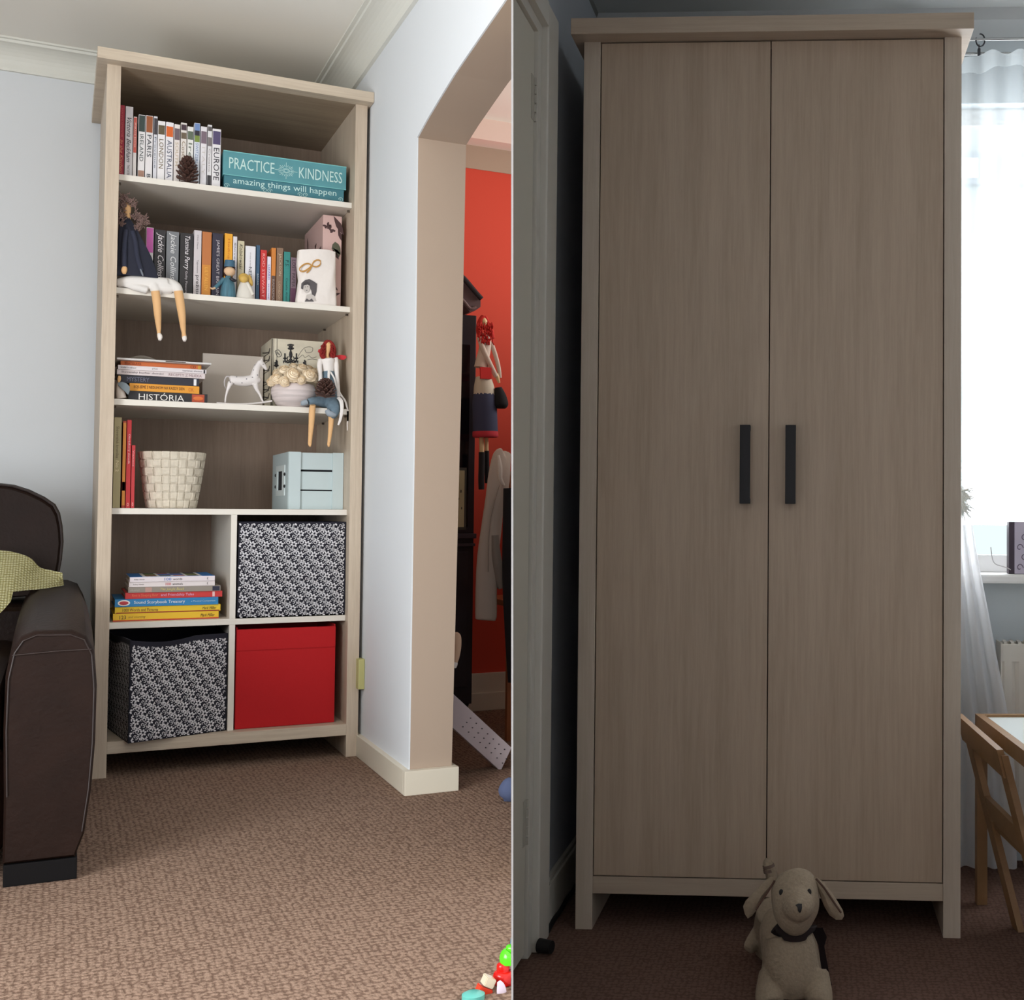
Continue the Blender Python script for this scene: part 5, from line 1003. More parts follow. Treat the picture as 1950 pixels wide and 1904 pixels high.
bm = NB(); tube(bm, spl([tuple(p + Vector((0, -.012, .004))) for p in up_], 3), .009, 10); obj('cornice_moulding', bm, DW, dr, smooth=True)
bm = NB(); tube(bm, spl([tuple(p + Vector((0, -.006, .012))) for p in lo_[:6]], 3), .005, 8); obj('cornice_moulding', bm, mat('plum_brown_moulding', (120, 98, 98), .4), dr, smooth=True)
bm = NB(); z0, z1 = at(880, 1020, Y=YV).z, at(880, 640, Y=YV).z; box(bm, .92, at(897, 800, Y=YV).x, YV + .004, YV + .012, z0 + .03, z1 - .03); obj('glass_door', bm, mat('dark_cabinet_glass', (12, 10, 14), .12), dr)
bm = NB(); box(bm, .9, xr + .004, YV - .012, YV + .012, z0 - .012, z0 + .006, .003); box(bm, .9, xr + .002, YV - .004, YV + .012, z0 - .04, z0 - .03, .002); obj('ledge', bm, mat('black_ledge', (58, 50, 58), .3), dr)
bm = NB(); box(bm, .92, xr - .02, YV + .004, YV + .012, .14, z0 - .06, .003); obj('lower_door', bm, DW, dr)
for y_ in (YV + .02, .62):
    bm = NB(); lathe(bm, [(.014, 0), (.024, .018), (.024, .045), (.012, .062), (.018, .08)], (xr - .025, y_, 0), 14); obj('foot', bm, DW, dr, smooth=True)
bm = NB(); p0, p1 = at(858, 1010, Y=YV - .012), at(888, 892, Y=YV - .012); box(bm, p0.x, p1.x, YV - .03, YV - .016, p0.z, p1.z, .002); pf_ = thing('framed_print', 'small cream print in a dark frame against the black dresser', 'picture', ((p0.x + p1.x) / 2, YV - .02, p0.z)); obj('frame', bm, mat('olive_black_frame', (60, 54, 44), .5), pf_)
bm = NB(); box(bm, p0.x + .004, p1.x - .008, YV - .0315, YV - .03, p0.z + .01, p1.z - .01); obj('print', bm, flat((170, 156, 120)), pf_)
bm = NB()
for a, b, r in ((.6, .62, .006), (.66, .35, .005), (.45, .5, .004)): ell(bm, (p0.x + (p1.x - p0.x) * a, YV - .0317, p0.z + (p1.z - p0.z) * b), (r * .5, .0008, r), seg=8)
o = obj('drawing', bm, flat((84, 74, 56)), pf_); o['kind'] = 'stuff'
# standing rag doll against the red wall
YG = .26
def dz(u, v, r, dy=0): return (840 + u / 4.137, 440 + v / 4.137, r / 4.137, YG + dy)
d3 = thing('rag_doll', 'tall red-haired rag doll with black handbag hanging beside the black dresser', 'doll', tuple(at(920, 900, Y=YG)))
bm = NB(); ptube(bm, [dz(362, 690, 12), dz(362, 715, 26), dz(365, 745, 16), dz(368, 780, 14)], 12); SK2 = mat('doll_skin_pale', (226, 196, 150), .8); obj('head', bm, SK2, d3, smooth=True)
for nm, pr in (('leg', [dz(330, 1620, 18), dz(332, 1700, 19), dz(332, 1760, 17)]), ('leg', [dz(370, 1620, 15, .02), dz(372, 1740, 14, .02)]), ('hand', [dz(455, 1130, 16, -.01), dz(468, 1170, 14, -.012), dz(478, 1200, 8, -.012)])): bm = NB(); ptube(bm, pr, 10); obj(nm, bm, SK2, d3, smooth=True)
bm = NB(); ptube(bm, [dz(355, 810, 30), dz(365, 850, 48), dz(365, 930, 46), dz(345, 1020, 50), dz(335, 1080, 56)], 14); ptube(bm, [dz(325, 840, 22, -.015), dz(350, 930, 21, -.02), dz(400, 1040, 20, -.022), dz(455, 1150, 18, -.02)], 10); ptube(bm, [dz(415, 880, 18, .01), dz(450, 980, 17, .005), dz(475, 1080, 16, 0), dz(485, 1160, 13, 0)], 10); obj('blouse', bm, mat('oatmeal_cloth', (208, 190, 176), .9), d3, smooth=True)
bm = NB(); ptube(bm, [dz(350, 1150, 58), dz(355, 1230, 78), dz(360, 1340, 88)], 16); obj('underskirt', bm, mat('cream_skirt', (206, 196, 178), .9), d3, smooth=True)
bm = NB(); ptube(bm, [dz(358, 1240, 70), dz(358, 1330, 92), dz(360, 1450, 95), dz(362, 1585, 97)], 20); obj('skirt', bm, mat('navy_denim', (62, 66, 92), .9), d3, smooth=True)
bm = NB(); ptube(bm, [dz(362, 1583, 98), dz(362, 1618, 100), dz(362, 1630, 92)], 20, 2); obj('hem', bm, mat('red_hem', (196, 54, 66), .9), d3, smooth=True)
bm = NB(); prism(bm, [tuple(at(*dz(u, v, 0)[:2], Y=YG - .035)) for u, v in ((328, 1075), (415, 1078), (418, 1168), (330, 1165))], (0, .01, 0)); obj('pocket', bm, mat('bright_red_felt', (214, 50, 48), .9), d3)
bm = NB(); ptube(bm, [dz(332, 1745, 24), dz(330, 1850, 24), dz(326, 1960, 24), dz(326, 2040, 22)], 10); ptube(bm, [dz(372, 1735, 18, .02), dz(372, 1850, 18, .02), dz(372, 1990, 18, .02)], 10); obj('boots', bm, mat('black_boot_cloth', (26, 22, 26), .8), d3, smooth=True)
bm = NB(); rn = random.Random(9); ptube(bm, [dz(355, 680, 22, .006), dz(330, 720, 22), dz(322, 790, 26), dz(345, 850, 20, -.01)], 10); ptube(bm, [dz(365, 680, 20, .008), dz(392, 730, 18), dz(410, 800, 28), dz(430, 850, 18, -.005)], 10)
for k in range(60):
    u0, v0 = rn.uniform(315, 440), rn.uniform(720, 860); ptube(bm, [dz(u0, v0, 6, -.02), dz(u0 + rn.uniform(-14, 14), v0 + 22, 6, -.028), dz(u0 + rn.uniform(-14, 14), v0 + 44, 4, -.022)], 5, 2)
obj('hair', bm, mat('scarlet_wool', (186, 34, 26), .9), d3, smooth=True)
bm = NB(); ptube(bm, [dz(470, 1235, 26, -.02), dz(480, 1300, 50, -.02), dz(485, 1370, 62, -.02), dz(485, 1400, 40, -.02)], 14); obj('handbag', clampL(bm), mat('black_felt', (20, 18, 22), .9), d3, smooth=True)
# chair with coats over its back
def jz(u, v): return 840 + u / 4.536, 840 + v / 4.536
YJ = .05
ch = thing('dining_chair', 'orange-brown wooden chair mostly hidden under the hanging jacket', 'chair', (at(966, 1360, Y=.1).x, .15, 0)); OW = mat('orange_brown_wood', (150, 88, 50), .45)
for y_ in (.02, .34):
    bm = NB(); xq = at(969, 1300, Y=y_).x; box(bm, xq - .008, xq + .008, y_, y_ + .022, 0, .92 if y_ > .3 else .45, .002); obj('leg', clampL(bm), OW, ch)
bm = NB(); xq = at(955, 1200, Y=.1).x; box(bm, xq, xq + .2, .02, .36, .45, .47, .003); obj('seat', clampL(bm), OW, ch)
bm = NB(); xq = at(940, 900, Y=.34).x; box(bm, xq, xq + .25, .345, .362, .8, .9, .004); obj('back_rail', clampL(bm), OW, ch)
bm = NB(); ptube(bm, [(976, 930, 14, -.03), (978, 1000, 18, -.03), (978, 1100, 20, -.03), (976, 1220, 14, -.03), (974, 1300, 8, -.03)], 14); bm = clampL(bm); o = obj('black_trousers', bm, mat('black_cloth', (24, 22, 26), .95), base=tuple(at(966, 1100, Y=.2)), smooth=True); tag(o, 'black garment hanging on the chair under the pale jacket', 'clothing')
jk = thing('jacket', 'pale grey jacket hanging over the chair back by red wall', 'jacket', tuple(at(945, 1000, Y=YJ)))
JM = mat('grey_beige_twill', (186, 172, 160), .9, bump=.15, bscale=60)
bm = NB(); ptube(bm, [(962, 862, 8, YJ), (955, 868, 13, YJ), (948, 900, 15, YJ - .01), (944, 950, 18, YJ - .01), (938, 1000, 20, YJ), (930, 1060, 21, YJ), (926, 1120, 21, YJ), (925, 1175, 21, YJ), (925, 1179, 18, YJ)], 16, flatn=(0, 1, 0), flat=.45)
ptube(bm, [(968, 862, 10, YJ + .02), (962, 890, 14, YJ), (958, 930, 14, YJ - .01), (950, 980, 9, YJ - .01), (940, 1010, 6, YJ - .01)], 12, flatn=(0, 1, 0), flat=.5)
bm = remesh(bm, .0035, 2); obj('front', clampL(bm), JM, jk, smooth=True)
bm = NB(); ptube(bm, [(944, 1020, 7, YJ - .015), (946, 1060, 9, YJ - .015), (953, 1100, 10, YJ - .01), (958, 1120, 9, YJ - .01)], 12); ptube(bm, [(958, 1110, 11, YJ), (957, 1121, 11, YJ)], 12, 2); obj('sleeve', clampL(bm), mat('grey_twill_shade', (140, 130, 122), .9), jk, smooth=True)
bm = NB(); tube(bm, [tuple(at(x, y, Y=YJ - .035)) for x, y in ((953, 925), (945, 950), (936, 985), (931, 1030), (930, 1090))], .0018, 6); obj('zip', bm, mat('zip_metal', (170, 160, 150), .4, .8), jk)
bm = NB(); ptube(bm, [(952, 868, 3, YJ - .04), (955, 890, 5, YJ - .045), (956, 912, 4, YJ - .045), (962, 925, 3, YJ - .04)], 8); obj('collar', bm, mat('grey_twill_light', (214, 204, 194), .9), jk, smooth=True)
# leaning carton
YA = -.4
cA, cB, cC, cD = at(971, 1424.5, Y=YA), at(949.5, 1469, Y=YA), at(842, 1371, Y=YA), at(844, 1307, Y=YA)
cn = thing('flat_carton', 'long white printed carton leaning at an angle behind the pier', 'carton', tuple(cB))
bm = NB(); prism(bm, [tuple(p) for p in (cA, cB, cC, cD)], (0, .06, 0)); obj('body', clampL(bm), mat('lilac_white_card', (206, 192, 196), .6), cn)
ex = (cA - cD).normalized(); ez = (cD - cC); ez = (ez - ex * ez.dot(ex)).normalized(); L_, Hc_ = (cA - cD).length, (cA - cB).length
bm = NB()
for r in range(3):
    for k in range(8):
        c = cC + ex * (L_ * (.2 + .085 * k)) + ez * Hc_ * (.27 + .22 * r) + YP * -.0008; tube(bm, [c, c + ex * .003 + ez * .002], .0016, 5)
for k in range(4): c = cC + ex * L_ * .93 + ez * Hc_ * (.18 + .12 * k) + YP * -.0008; ell(bm, c, (.0022, .0006, .0022), seg=8)
for a, b in ((.93, .62), (.96, .7), (.9, .8)): c = cC + ex * L_ * a + ez * Hc_ * b * .9 + YP * -.0008; tube(bm, [c - ez * .008, c + ez * .008], .0009, 5)
tube(bm, [cC + ex * L_ * .955 + ez * Hc_ * .12 + YP * -.0008, cC + ex * L_ * .955 + ez * Hc_ * .5 + YP * -.0008], .0012, 5)
o = obj('printed_symbols', bm, flat((60, 52, 58)), cn); o['kind'] = 'stuff'
text(cn, 'HB 42 kg', flat((60, 52, 58)), cC + ex * L_ * .975 + ez * Hc_ * .5 + YP * -.001, ez, -ex, Hc_ * .4, .006, name='lettering')
# small things
bm = NB(); ptube(bm, [(958, 1531, 3, -.8), (964, 1522, 14, -.8), (966, 1505, 20, -.8), (968, 1490, 14, -.8), (970, 1482, 5, -.8)], 14); bm = clampL(bm)
for v in bm.verts: v.co.z = max(v.co.z, .0005)
o = obj('floor_cushion', bm, mat('slate_blue_cloth', (82, 92, 124), .9), base=(.96, -.8, 0), smooth=True); tag(o, 'slate blue cushion on the carpet beyond the white pier', 'cushion')
bm = NB(); ptube(bm, [(863, 1208, 4, -.5), (868, 1213, 8, -.5), (869, 1230, 8, -.5), (867, 1250, 6.5, -.5), (865, 1262, 4.5, -.5)], 12); o = thing('soft_toy', 'beige soft toy limb peeking out beside the pier in the archway', 'soft toy', tuple(at(867, 1270, Y=-.5))); obj('limb', bm, mat('beige_plush', (206, 172, 146), .95), o, smooth=True)
bm = NB(); ptube(bm, [(865, 1258, 4, -.5), (864.5, 1266, 4.6, -.5), (864, 1273, 2.5, -.5)], 10); obj('cuff', bm, WT, o, smooth=True)
yk_ = .16; q0, q1 = at(682, 1310, X=XW - .006), at(689, 1256, X=XW - .006)
bm = NB(); box(bm, XW - .02, XW - .0004, min(q0.y, q1.y) - .0, min(q0.y, q1.y) + .05, q0.z, q1.z, .003); so_ = thing('wall_socket', 'pale yellow-green plastic socket on the wall beside the bookcase', 'socket', (XW - .008, q0.y, q0.z)); obj('faceplate', bm, mat('yellowed_plastic', (186, 182, 120), .5), so_)
# plastic stacking toys, bottom edge
YT = -2.03
def tz(u, v, r, dy=0): return (840 + u / 8.864, 1700 + v / 8.864, r / 8.864, YT + dy)
ty = thing('stacking_toy', 'row of shiny plastic toy pieces in green, red and blue on the carpet', 'toy', (at(960, 1850, Y=YT).x, YT, 0))
def pl_(n, c): return mat(n, c, .18)
for nm, c, prs in (('red_peg', (206, 24, 18), ([975, 1175, 30], [975, 1200, 92], [975, 1270, 104], [975, 1315, 100], [975, 1340, 150], [985, 1440, 178], [1010, 1560, 160], [1040, 1700, 110])), ('green_peg', (84, 204, 34), ([1125, 880, 50], [1125, 905, 92], [1125, 1000, 96], [1110, 1030, 150], [1090, 1100, 165], [1090, 1180, 150])), ('blue_peg', (56, 190, 226), ([1190, 735, 40], [1190, 760, 72], [1190, 850, 80])), ('pale_peg', (196, 226, 216), ([1205, 610, 30], [1205, 650, 48], [1205, 730, 48]))):
    bm = NB(); ptube(bm, [tz(*p) for p in prs], 20, 3)
    for v in bm.verts: v.co.z = max(v.co.z, .0006)
    obj('peg', clampL(bm), pl_(nm, c), ty, smooth=True, label=nm.replace('_', ' ') + ' of glossy plastic')
for (u0, v0), (u1, v1), (u2, v2), nm, c in (((650, 1580), (800, 1640), (720, 1425), 'cream_plastic', (206, 192, 168)), ((560, 1720), (760, 1790), (610, 1590), 'orange_red_plastic', (204, 60, 36))):
    A_, B_, C_ = [at(*tz(u, v, 0)[:2], Y=YT - .03) for u, v in ((u0, v0), (u1, v1), (u2, v2))]; D_ = B_ + (C_ - A_)
    bm = NB(); prism(bm, [tuple(p) for p in (A_, B_, D_, C_)], (0, .022, 0)); bmesh.ops.bevel(bm, geom=bm.edges[:], offset=.0012, segments=2, affect='EDGES')
    o = obj('toy_block', bm, pl_(nm, c), base=tuple(A_)); tag(o, ('cream' if 'cream' in nm else 'orange-red') + ' square plastic toy block by the red peg', 'toy')
bm = NB(); ptube(bm, [tz(900, 1500, 30, -.035), tz(930, 1570, 62, -.035), tz(945, 1680, 80, -.035), tz(945, 1790, 84, -.035)], 18, flatn=(0, 1, 0), flat=.4); o = obj('toy_disc', bm, pl_('lilac_white_plastic', (214, 200, 214)), base=tuple(at(947, 1895, Y=YT)), smooth=True); tag(o, 'lilac-white plastic toy disc leaning on the red peg', 'toy')

q = at(893, 1898, Y=YT - .04); bm = NB(); lathe(bm, [(.002, 0), (.018, 0), (.018, .008), (.012, .011), (.002, .011)], (q.x, q.y, .0006), 20); o = obj('toy_cup', bm, pl_('teal_plastic', (96, 176, 166)), base=(q.x, q.y, 0), smooth=True); tag(o, 'teal plastic toy cup lying lowest by the orange-red block', 'toy')
# ================================================================== BEDROOM THINGS
def atr(x, y, **k): return at(x, y, s='R', **k)
# plush dog
YW = -.38
def gz(u, v, r, dy=0): return (1370 + u / 6.264, 1600 + v / 6.264, r / 6.264, YW + dy)
dg_ = thing('toy_dog', 'cream plush toy dog with drooping ears and dark neckerchief standing by wardrobe', 'soft toy', (.46, -.32, 0), FR)
PL = mat('cream_terry_plush', (156, 138, 116), .95, bump=.5, bscale=170, noise=.08, nscale=160)
bm = NB()
ptube(bm, [gz(890, 445, 205, .02), gz(905, 520, 272, .01), gz(910, 640, 288, 0), gz(915, 760, 286, -.01), gz(910, 880, 262, -.012), gz(915, 980, 200, -.01), gz(920, 1050, 90, 0)], 24, 3, 'R')
ptube(bm, [gz(925, 700, 210, -.02), gz(945, 790, 190, -.05), gz(955, 830, 120, -.072), gz(958, 850, 50, -.08)], 20, 3, 'R')
ptube(bm, [gz(720, 900, 200, .07), gz(760, 1020, 290, .08), gz(820, 1180, 330, .09), gz(860, 1400, 345, .09), gz(870, 1600, 370, .08), gz(890, 1760, 400, .07)], 24, 3, 'R')
ptube(bm, [gz(840, 1150, 280, .04), gz(860, 1350, 320, .03), gz(870, 1550, 330, .03), gz(880, 1700, 300, .04)], 20, 3, 'R')
ptube(bm, [gz(640, 850, 190, .14), gz(650, 1050, 240, .2), gz(690, 1300, 260, .22)], 20, 3, 'R')
for u, r, dy in ((610, 165, .0), (1190, 160, .0)):
    ptube(bm, [gz(u + (40 if u < 800 else -40), 1600, r + 10, .03), gz(u, 1760, r, .01), gz(u - (10 if u < 800 else -10), 1880, r + 4, -.01), gz(u, 1960, r - 10, -.02)], 18, 3, 'R')
ptube(bm, [gz(560, 1020, 110, .2), gz(470, 1120, 95, .2), gz(400, 1230, 90, .19), gz(350, 1310, 72, .18)], 16, 3, 'R')
ptube(bm, [gz(1000, 1500, 200, .2), gz(1050, 1700, 110, .22), gz(1040, 1900, 100, .22)], 14, 3, 'R')
bm = remesh(bm, .0038, 5)
for v in bm.verts: v.co.z = max(v.co.z, .0006)
obj('body', bm, PL, dg_, smooth=True)
def ear(pts, Ys, name='ear'):
    bm = NB(); P_ = [atr(1370 + u / 6.264, 1600 + v / 6.264, Y=y) for (u, v), y in zip(pts, Ys)]; c = sum(P_, Vector()) / len(P_)
    rows = [[tuple(c + (p - c) * k + YP * (.014 * (1 - k ** 2) * s)) for p in P_] for k, s in ((.25, -1), (.7, -1), (.94, -1), (1.0, 0), (.94, 1), (.7, 1), (.25, 1))]
    grid(bm, rows, True); bm.verts.ensure_lookup_table(); n = len(P_); bm.faces.new([bm.verts[i] for i in range(n)]); bm.faces.new([bm.verts[len(bm.verts) - n + i] for i in range(n)])
    return obj(name, bm, PL, dg_, smooth=True)
el = [(690, 450), (620, 432), (540, 490), (420, 620), (320, 720), (288, 790), (310, 880), (345, 935), (400, 900), (470, 810), (560, 660), (650, 500)]
e1 = ear(el, [YW + .02 + .01 * (i % 3) * 0 for i in range(12)])
er = [(1120, 428), (1170, 432), (1260, 505), (1390, 680), (1480, 830), (1495, 900), (1470, 942), (1400, 945), (1320, 890), (1260, 790), (1215, 680), (1165, 540)]
e2 = ear(er, [YW + .0] * 12)
EI = mat('ear_lining_dark', (92, 66, 54), .9)
for e_, line in ((e1, ((665, 480), (600, 590), (520, 710), (440, 830))), (e2, ((1160, 455), (1260, 570), (1370, 730), (1460, 860)))):
    bm = NB(); tube(bm, spl([tuple(atr(1370 + u / 6.264, 1600 + v / 6.264, Y=YW - .013)) for u, v in line], 4), .0022, 6); obj('ear_fold', bm, EI, e_, smooth=True)
BK = mat('black_embroidery', (22, 17, 15), .5)
def surf(u, v):  # camera-facing point of the head
    q = ray('R', 1370 + u / 6.264, 1600 + v / 6.264); return CR, q
from mathutils.bvhtree import BVHTree
dbody = [o for o in dg_.children if o.name.startswith('body')][0]
bt = BVHTree.FromPolygons([v.co + BASE[dg_.name][1] for v in dbody.data.vertices], [tuple(p.vertices) for p in dbody.data.polygons])
def onhead(u, v):
    o_, q = surf(u, v); h_ = bt.ray_cast(o_, q.normalized()); return (h_[0], h_[1]) if h_[0] is not None else (atr(1370 + u / 6.264, 1600 + v / 6.264, Y=YW - .05), Vector((0, -1, 0)))
for u, v in ((744, 620), (1079, 615)):
    p_, n_ = onhead(u, v); bm = NB(); ell(bm, p_, (.0045, .003, .0066)); obj('eye', bm, BK, dg_, smooth=True)
bm = NB(); ns = [(912, 765), (950, 748), (992, 750), (994, 800), (982, 845), (968, 862), (945, 838), (935, 790)]; f0 = [onhead(*p)[0] - YP * .0025 for p in ns]; c_ = sum(f0, Vector()) / 8 - YP * .003; vs = [bm.verts.new(p) for p in f0]; vc = bm.verts.new(c_)
for i in range(8): bm.faces.new((vs[i], vs[(i + 1) % 8], vc))
obj('nose', bm, BK, dg_, smooth=True)
SCF = mat('dark_brown_neckerchief', (36, 22, 22), .9)
bm = NB(); pr = []
for u, v in ((672, 1040), (712, 1072), (770, 1105), (835, 1126), (900, 1132), (980, 1126), (1050, 1100), (1110, 1055)):
    h_ = onhead(u, v + 55)[0]; q_ = atr(1370 + u / 6.264, 1600 + v / 6.264, Y=max(h_.y, YW - .06) - .006); pr.append((*q_, 78 / 6.264 * mpp(1515, 1780, YW, 'R')))
stube(bm, pr, 14, 3, flatn=(0, 1, 0), flat=.5); sf = obj('neckerchief', bm, SCF, dg_, smooth=True)
bm = NB(); rows = [[tuple(atr(1370 + u / 6.264, 1600 + v / 6.264, Y=YW + .045)) for u, v in r] for r in (((1090, 1040), (1240, 1040)), ((1130, 1120), (1290, 1150)), ((1190, 1250), (1260, 1260)), ((1210, 1420), (1290, 1430)), ((1240, 1600), (1330, 1640)), ((1280, 1690), (1355, 1730)))]; grid(bm, rows); bmesh.ops.solidify(bm, geom=bm.faces[:], thickness=.005); obj('neckerchief_tail', bm, SCF, sf)
bm = NB(); ptube(bm, [gz(640, 470, 70, .16), gz(625, 400, 72, .16), gz(600, 320, 66, .16), gz(575, 250, 52, .16), gz(560, 222, 24, .16)], 16, 3, 'R'); tl = obj('tail', bm, PL, dg_, smooth=True)
bm = NB()
for a, b in ((350, 600), (300, 592)): ptube(bm, [gz(b + 6, a + 22, 74, .16), gz(b - 4, a - 12, 70, .16)], 16, 1, 'R')
obj('tail_stripe', bm, mat('brown_grey_stripe', (116, 96, 84), .95), tl, smooth=True)
# curtain rods, ring, sheer curtain
YRD = .585
cr = thing('curtain_rail', 'double metal curtain rail above the bedroom window', 'curtain rail', (1.5, YRD, atr(1900, 73, Y=YRD).z), FR)
for px_, Y_, r_ in ((73, YRD, .0045), (100.5, YRD + .03, .0045)):
    bm = NB(); z_ = atr(1900, px_, Y=Y_).z; tube(bm, [(.82, Y_, z_), (2.3, Y_, z_)], r_, 12); obj('rod', bm, mat('brushed_steel', (190, 190, 188), .25, .9), cr, smooth=True)
    bm = NB(); box(bm, .86, .87, Y_, YWIN, z_ - .008, z_ + .008); box(bm, 2.25, 2.26, Y_, YWIN, z_ - .008, z_ + .008); obj('bracket', bm, mat('brushed_steel', (0, 0, 0)), cr)
rg = thing('curtain_ring', 'dark metal curtain ring with clip hanging on the rail', 'curtain ring', tuple(atr(1865, 98, Y=YRD)), FR)
c = atr(1865, 75, Y=YRD); m_ = mpp(1865, 75, YRD, 'R'); bm = NB(); tube(bm, [(c.x + 8.5 * m_ * math.cos(t), c.y + .002 * math.sin(t * .5), c.z + 12.5 * m_ * math.sin(t)) for t in [math.radians(100 - i * 15) for i in range(21)]], .0022, 8); obj('ring', bm, mat('dark_steel', (70, 70, 74), .35, .7), rg, smooth=True)
c = atr(1862.5, 98, Y=YRD); bm = NB(); box(bm, c.x - .004, c.x + .004, c.y - .006, c.y + .006, c.z - .012, c.z + .010, .002); box(bm, c.x - .0015, c.x + .0015, c.y - .002, c.y + .002, c.z + .008, c.z + .022); obj('clip', bm, mat('dark_steel', (0, 0, 0)), rg)
SH = sheer('sheer_white_voile', (240, 246, 248), .38); SH2 = sheer('sheer_white_hem', (240, 246, 248), .72)
cu_ = thing('sheer_curtain', 'white sheer voile curtain gathered at the wardrobe side of the window', 'curtain', (1.05, .55, 0), FR)
def crow(xl, xr, z, n=40, amp=.012, Y0=.55, fr=7, ph=0): return [(xl + (xr - xl) * i / n, Y0 + amp * math.sin(i / n * fr * 6.283 + ph), z) for i in range(n + 1)]
zt_ = atr(1880, 97, Y=.55).z; zh_ = atr(1880, 128, Y=.55).z; ztie = atr(1840, 945, Y=.55).z
bm = NB(); A_ = crow(.945, 1.42, zt_, amp=.008); 
for i, p in enumerate(A_): A_[i] = (p[0], p[1], p[2] + .006 * math.sin(i * .9) - (.03 * max(0, 1 - i / 9) ** 1.5))
B_ = crow(.94, 1.42, zh_ - .004, amp=.012); B_ = [(p[0], p[1], p[2] - .012 * math.sin(i * .35)) for i, p in enumerate(B_)]
grid(bm, [A_, B_]); obj('header', bm, SH2, cu_, smooth=True, normals=False)
bm = NB(); rows = [B_]
for j in range(1, 15):
    t = j / 14; z = zh_ + (ztie - zh_) * t; rows.append(crow(.94, 1.42 - (1.42 - .966) * (t ** 2.6), z, amp=.012 + .004 * t, ph=t * .6))
grid(bm, rows); obj('panel', bm, SH, cu_, smooth=True, normals=False)
bm = NB(); rows = []
for px_, py_ in ((1843, 955), (1850, 985), (1857, 1030), (1868, 1090), (1882, 1160), (1897, 1240), (1913, 1320), (1928, 1400), (1934, 1480), (1936, 1560), (1938, 1640), (1938, 1690)):
    p_ = atr(px_, py_, Y=.5); rows.append(crow(.915, p_.x, max(p_.z, .02 + .01 * math.sin(px_)), amp=.014, Y0=.5, fr=4))
grid(bm, rows); obj('panel', bm, sheer('sheer_white_gathered', (250, 250, 252), .8), cu_, smooth=True, normals=False)
bm = NB(); rn = random.Random(2); c = atr(1838, 945, Y=.48)
for k in range(70):
    a = rn.uniform(-1.4, .5); L = rn.uniform(.015, .05); d = Vector((math.cos(a), rn.uniform(-.3, .1), math.sin(a))); s_ = c + Vector((-.02 + rn.random() * .012, 0, rn.uniform(-.03, .02))); tube(bm, [s_, s_ + d * L * .5, s_ + d * L + Vector((0, 0, -.006))], [.0022, .0016, .0003], 5)
ell(bm, c + Vector((-.012, .01, 0)), (.018, .015, .032)); obj('tie', bm, mat('white_feather', (236, 240, 238), .9), cu_, smooth=True, label='fluffy white feather tie')
# radiator
ra = thing('radiator', 'white panel radiator with top grille under the bedroom window', 'radiator', (1.5, .58, .14), FR)
RX0, RX1, RY0, RY1 = 1.075, 1.95, .53, .62; rzt = atr(1925, 1222, Y=RY0).z
RMt = mat('radiator_white', (214, 208, 198), .4)
bm = NB(); n = 22; xs = [RX0 + (RX1 - RX0) * i / (n * 4) for i in range(n * 4 + 1)]; f_ = lambda i: RY0 + (.006 if i % 4 == 0 else 0)
grid(bm, [[(x, f_(i), z) for i, x in enumerate(xs)] for z in (.16, rzt - .05)]); box(bm, RX0, RX1, RY0, RY0 + .012, rzt - .052, rzt - .004, .002); box(bm, RX0, RX1, RY0 + .007, RY0 + .012, .15, rzt - .05); obj('panel', bm, RMt, ra)
bm = NB(); box(bm, RX0, RX0 + .004, RY0, RY1, .15, rzt); box(bm, RX1 - .004, RX1, RY0, RY1, .15, rzt); box(bm, RX0, RX1, RY1 - .01, RY1, .15, rzt - .004); obj('casing', bm, RMt, ra)
for k in range(44): bm = NB(); x = RX0 + .01 + k * .0195; hexa(bm, [(x, RY0 + .008, rzt - .006), (x + .009, RY0 + .008, rzt - .006), (x + .016, RY1 - .004, rzt - .006), (x + .007, RY1 - .004, rzt - .006), (x, RY0 + .008, rzt), (x + .009, RY0 + .008, rzt), (x + .016, RY1 - .004, rzt), (x + .007, RY1 - .004, rzt)]); obj('grille_bar', bm, RMt, ra)
bm = NB(); tube(bm, [(RX0 + .03, RY0 + .05, .15), (RX0 + .03, RY0 + .05, 0)], .008, 10); obj('pipe', bm, RMt, ra)
# box and wire on the sill
p0, p1 = atr(1921.5, 1082, Y=.6), atr(1932, 991, Y=.6); zb = zs + .0005
sb_ = thing('memory_box', 'dark purple box with floral front standing on the window sill', 'box', (p1.x, .62, zb), FR)
bm = NB(); box(bm, p0.x, p0.x + .16, .6, .64, zb, p1.z, .002); obj('body', bm, mat('dark_purple_card', (58, 46, 60), .5), sb_)
bm = NB(); box(bm, p1.x, p0.x + .158, .598, .601, zb + .001, p1.z - .001); obj('front', bm, mat('lilac_card', (190, 182, 200), .5), sb_)
bm = NB()
for k in range(4): 
    c_ = (p1.x + .014 + .012 * (k % 2), zb + .018 + k * .028); tube(bm, spl([(c_[0] + .010 * math.cos(t * .9) * (1 - t * .12), .5975, c_[1] + .012 * math.sin(t * .9) * (1 - t * .12)) for t in range(7)], 2), .0012, 5)
obj('floral_print', bm, flat((96, 84, 104)), sb_)
bm = NB(); tube(bm, spl([tuple(atr(x, y, Y=.6)) for x, y in ((1887, 1040), (1890, 1062), (1896, 1072), (1908, 1076), (1920, 1080), (1925, 1083))], 3), .0014, 6); o = obj('wire', bm, mat('grey_white_wire', (190, 186, 188), .5), F=FR, base=tuple(atr(1900, 1075, Y=.6))); tag(o, 'thin pale wire curling on the window sill beside the box', 'wire')
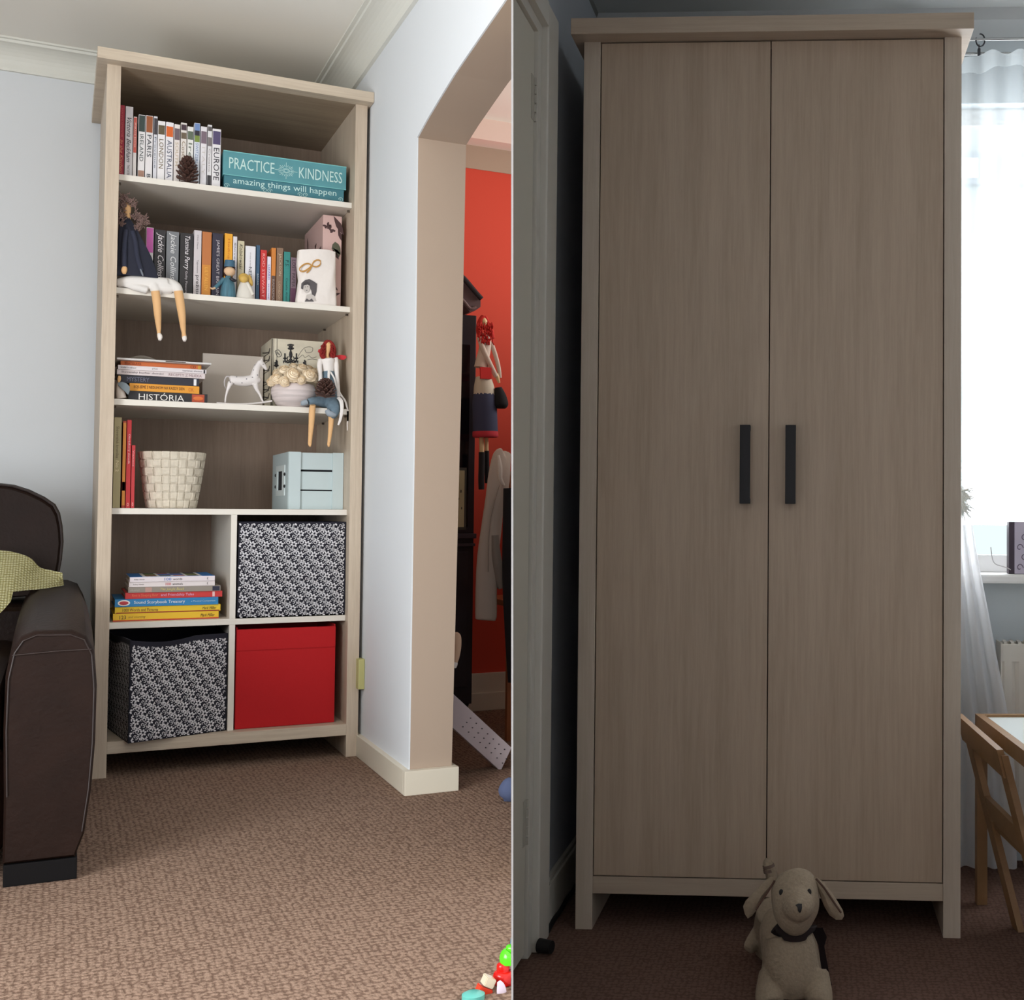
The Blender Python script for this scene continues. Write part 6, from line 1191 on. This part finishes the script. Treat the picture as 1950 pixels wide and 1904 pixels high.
# children's table and chair
OKW = wood('honey_beech', (156, 118, 78), (132, 96, 58), (3, 3, 3), .45)
tb2 = thing('childrens_table', 'low beech table with white top at the right edge', 'table', (1.25, -.02, 0), FR)
TZ = .475; 
def atz(x, y): return atr(x, y, Z=TZ)
f0 = atz(1842, 1357); f1 = atz(1946, 1357); n0 = atz(1946, 1438)
u_ = (n0 - f0); u_.z = 0; LT = .62; u_.normalize(); v_ = Vector((-u_.y, u_.x, 0)) 
if v_.x < 0: v_ = -v_
f0 += v_ * .021
def tp_(a, b, z): return f0 + u_ * a + v_ * b + ZP * (z - TZ)
def tbar(a0, a1, b0, b1, z0, z1): bm = NB(); hexa(bm, [tp_(a0, b0, z0), tp_(a1, b0, z0), tp_(a1, b1, z0), tp_(a0, b1, z0), tp_(a0, b0, z1), tp_(a1, b0, z1), tp_(a1, b1, z1), tp_(a0, b1, z1)]); return bm
WT_ = .5
for r in ((0, LT, 0, .02), (0, LT, WT_ - .02, WT_), (0, .02, .02, WT_ - .02), (LT - .02, LT, .02, WT_ - .02)): obj('apron', tbar(*r, TZ - .035, TZ), OKW, tb2)
obj('tabletop', tbar(.02, LT - .02, .02, WT_ - .02, TZ - .012, TZ - .006), mat('white_laminate', (226, 232, 230), .3), tb2)
lx = atr(1848, 1728, Z=0)
for a, b in ((.0, -.0), (LT - .026, 0), (0, WT_ - .026), (LT - .026, WT_ - .026)):
    obj('leg', tbar(a, a + .026, b, b + .026, 0, TZ - .001), OKW, tb2)
cc = thing('childrens_chair', 'small beech chair with slanted back posts beside the wardrobe', 'chair', (1.02, .05, 0), FR)
T1, T2 = atr(1838, 1361, Y=.16), atr(1906, 1424, Y=-.08); Bt1 = atr(1941, 1768, Z=.0); sl = Bt1 - T1; Bt2 = T2 + sl; k_ = T2.z / (T2.z - Bt2.z); Bt2 = T2 + (Bt2 - T2) * k_
def beam(P, Q, wv, dv, m=OKW, nm='post'):
    P, Q, wv, dv = Vector(P), Vector(Q), Vector(wv), Vector(dv); bm = NB(); hexa(bm, [P - wv - dv, P + wv - dv, P + wv + dv, P - wv + dv, Q - wv - dv, Q + wv - dv, Q + wv + dv, Q - wv + dv]); return obj(nm, bm, m, cc)
along = (T2 - T1); along.z = 0; along.normalize(); nx = Vector((-along.y, along.x, 0)); nx = nx if nx.x > 0 else -nx
beam(Bt1, T1 + (T1 - Bt1).normalized() * -.012, nx * .008, along * .02); beam(Bt2, T2 + (T2 - Bt2).normalized() * -.012, nx * .008, along * .02)
hz = Vector((0, 0, 1))
beam(T1 + Vector((0, 0, -.03)) - along * .02, T2 + Vector((0, 0, -.03)) + along * .02, nx * .008, (Bt1 - T1).normalized() * .032, nm='top_rail')
f_ = .43; beam(T1 + (Bt1 - T1) * f_ + along * .018, T2 + (Bt2 - T2) * f_ - along * .018, nx * .007, (Bt1 - T1).normalized() * .028, nm='back_rail')
S0 = T1 + (Bt1 - T1) * .5; S1 = T2 + (Bt2 - T2) * .5
bm = NB(); hexa(bm, [S0 - hz * .012, S1 - hz * .012, S1 + nx * .26 - hz * .012, S0 + nx * .26 - hz * .012, S0, S1, S1 + nx * .26, S0 + nx * .26]); obj('seat', bm, OKW, cc)
for S_ in (S0, S1): beam(Vector((S_.x, S_.y, 0)) + nx * .25, S_ + nx * .25 - hz * .01, nx * .012, along * .015, nm='front_leg')
# door stop and the cable on the skirting
ds = thing('door_stop', 'small black rubber door stop at the foot of the left frame', 'door stop', tuple(atr(1010, 1815, Y=-.16)), FR)
c = atr(1010, 1812, Y=-.17); bm = NB(); tube(bm, [(XLW + .03, c.y, .02), (XLW + .06, c.y - .01, .02)], [.016, .014], 16); obj('buffer', bm, mat('black_rubber', (16, 14, 14), .6), ds, smooth=True)
bm = NB(); tube(bm, [(XLW + .02, y, .007 + .002 * math.sin(y * 40)) for y in [-.05 + i * .02 for i in range(30)]], .006, 8); o = obj('cable', bm, mat('black_cable', (18, 14, 14), .6), F=FR, base=(XLW + .02, .1, 0), smooth=True); tag(o, 'black cable running along the foot of the left skirting', 'cable')
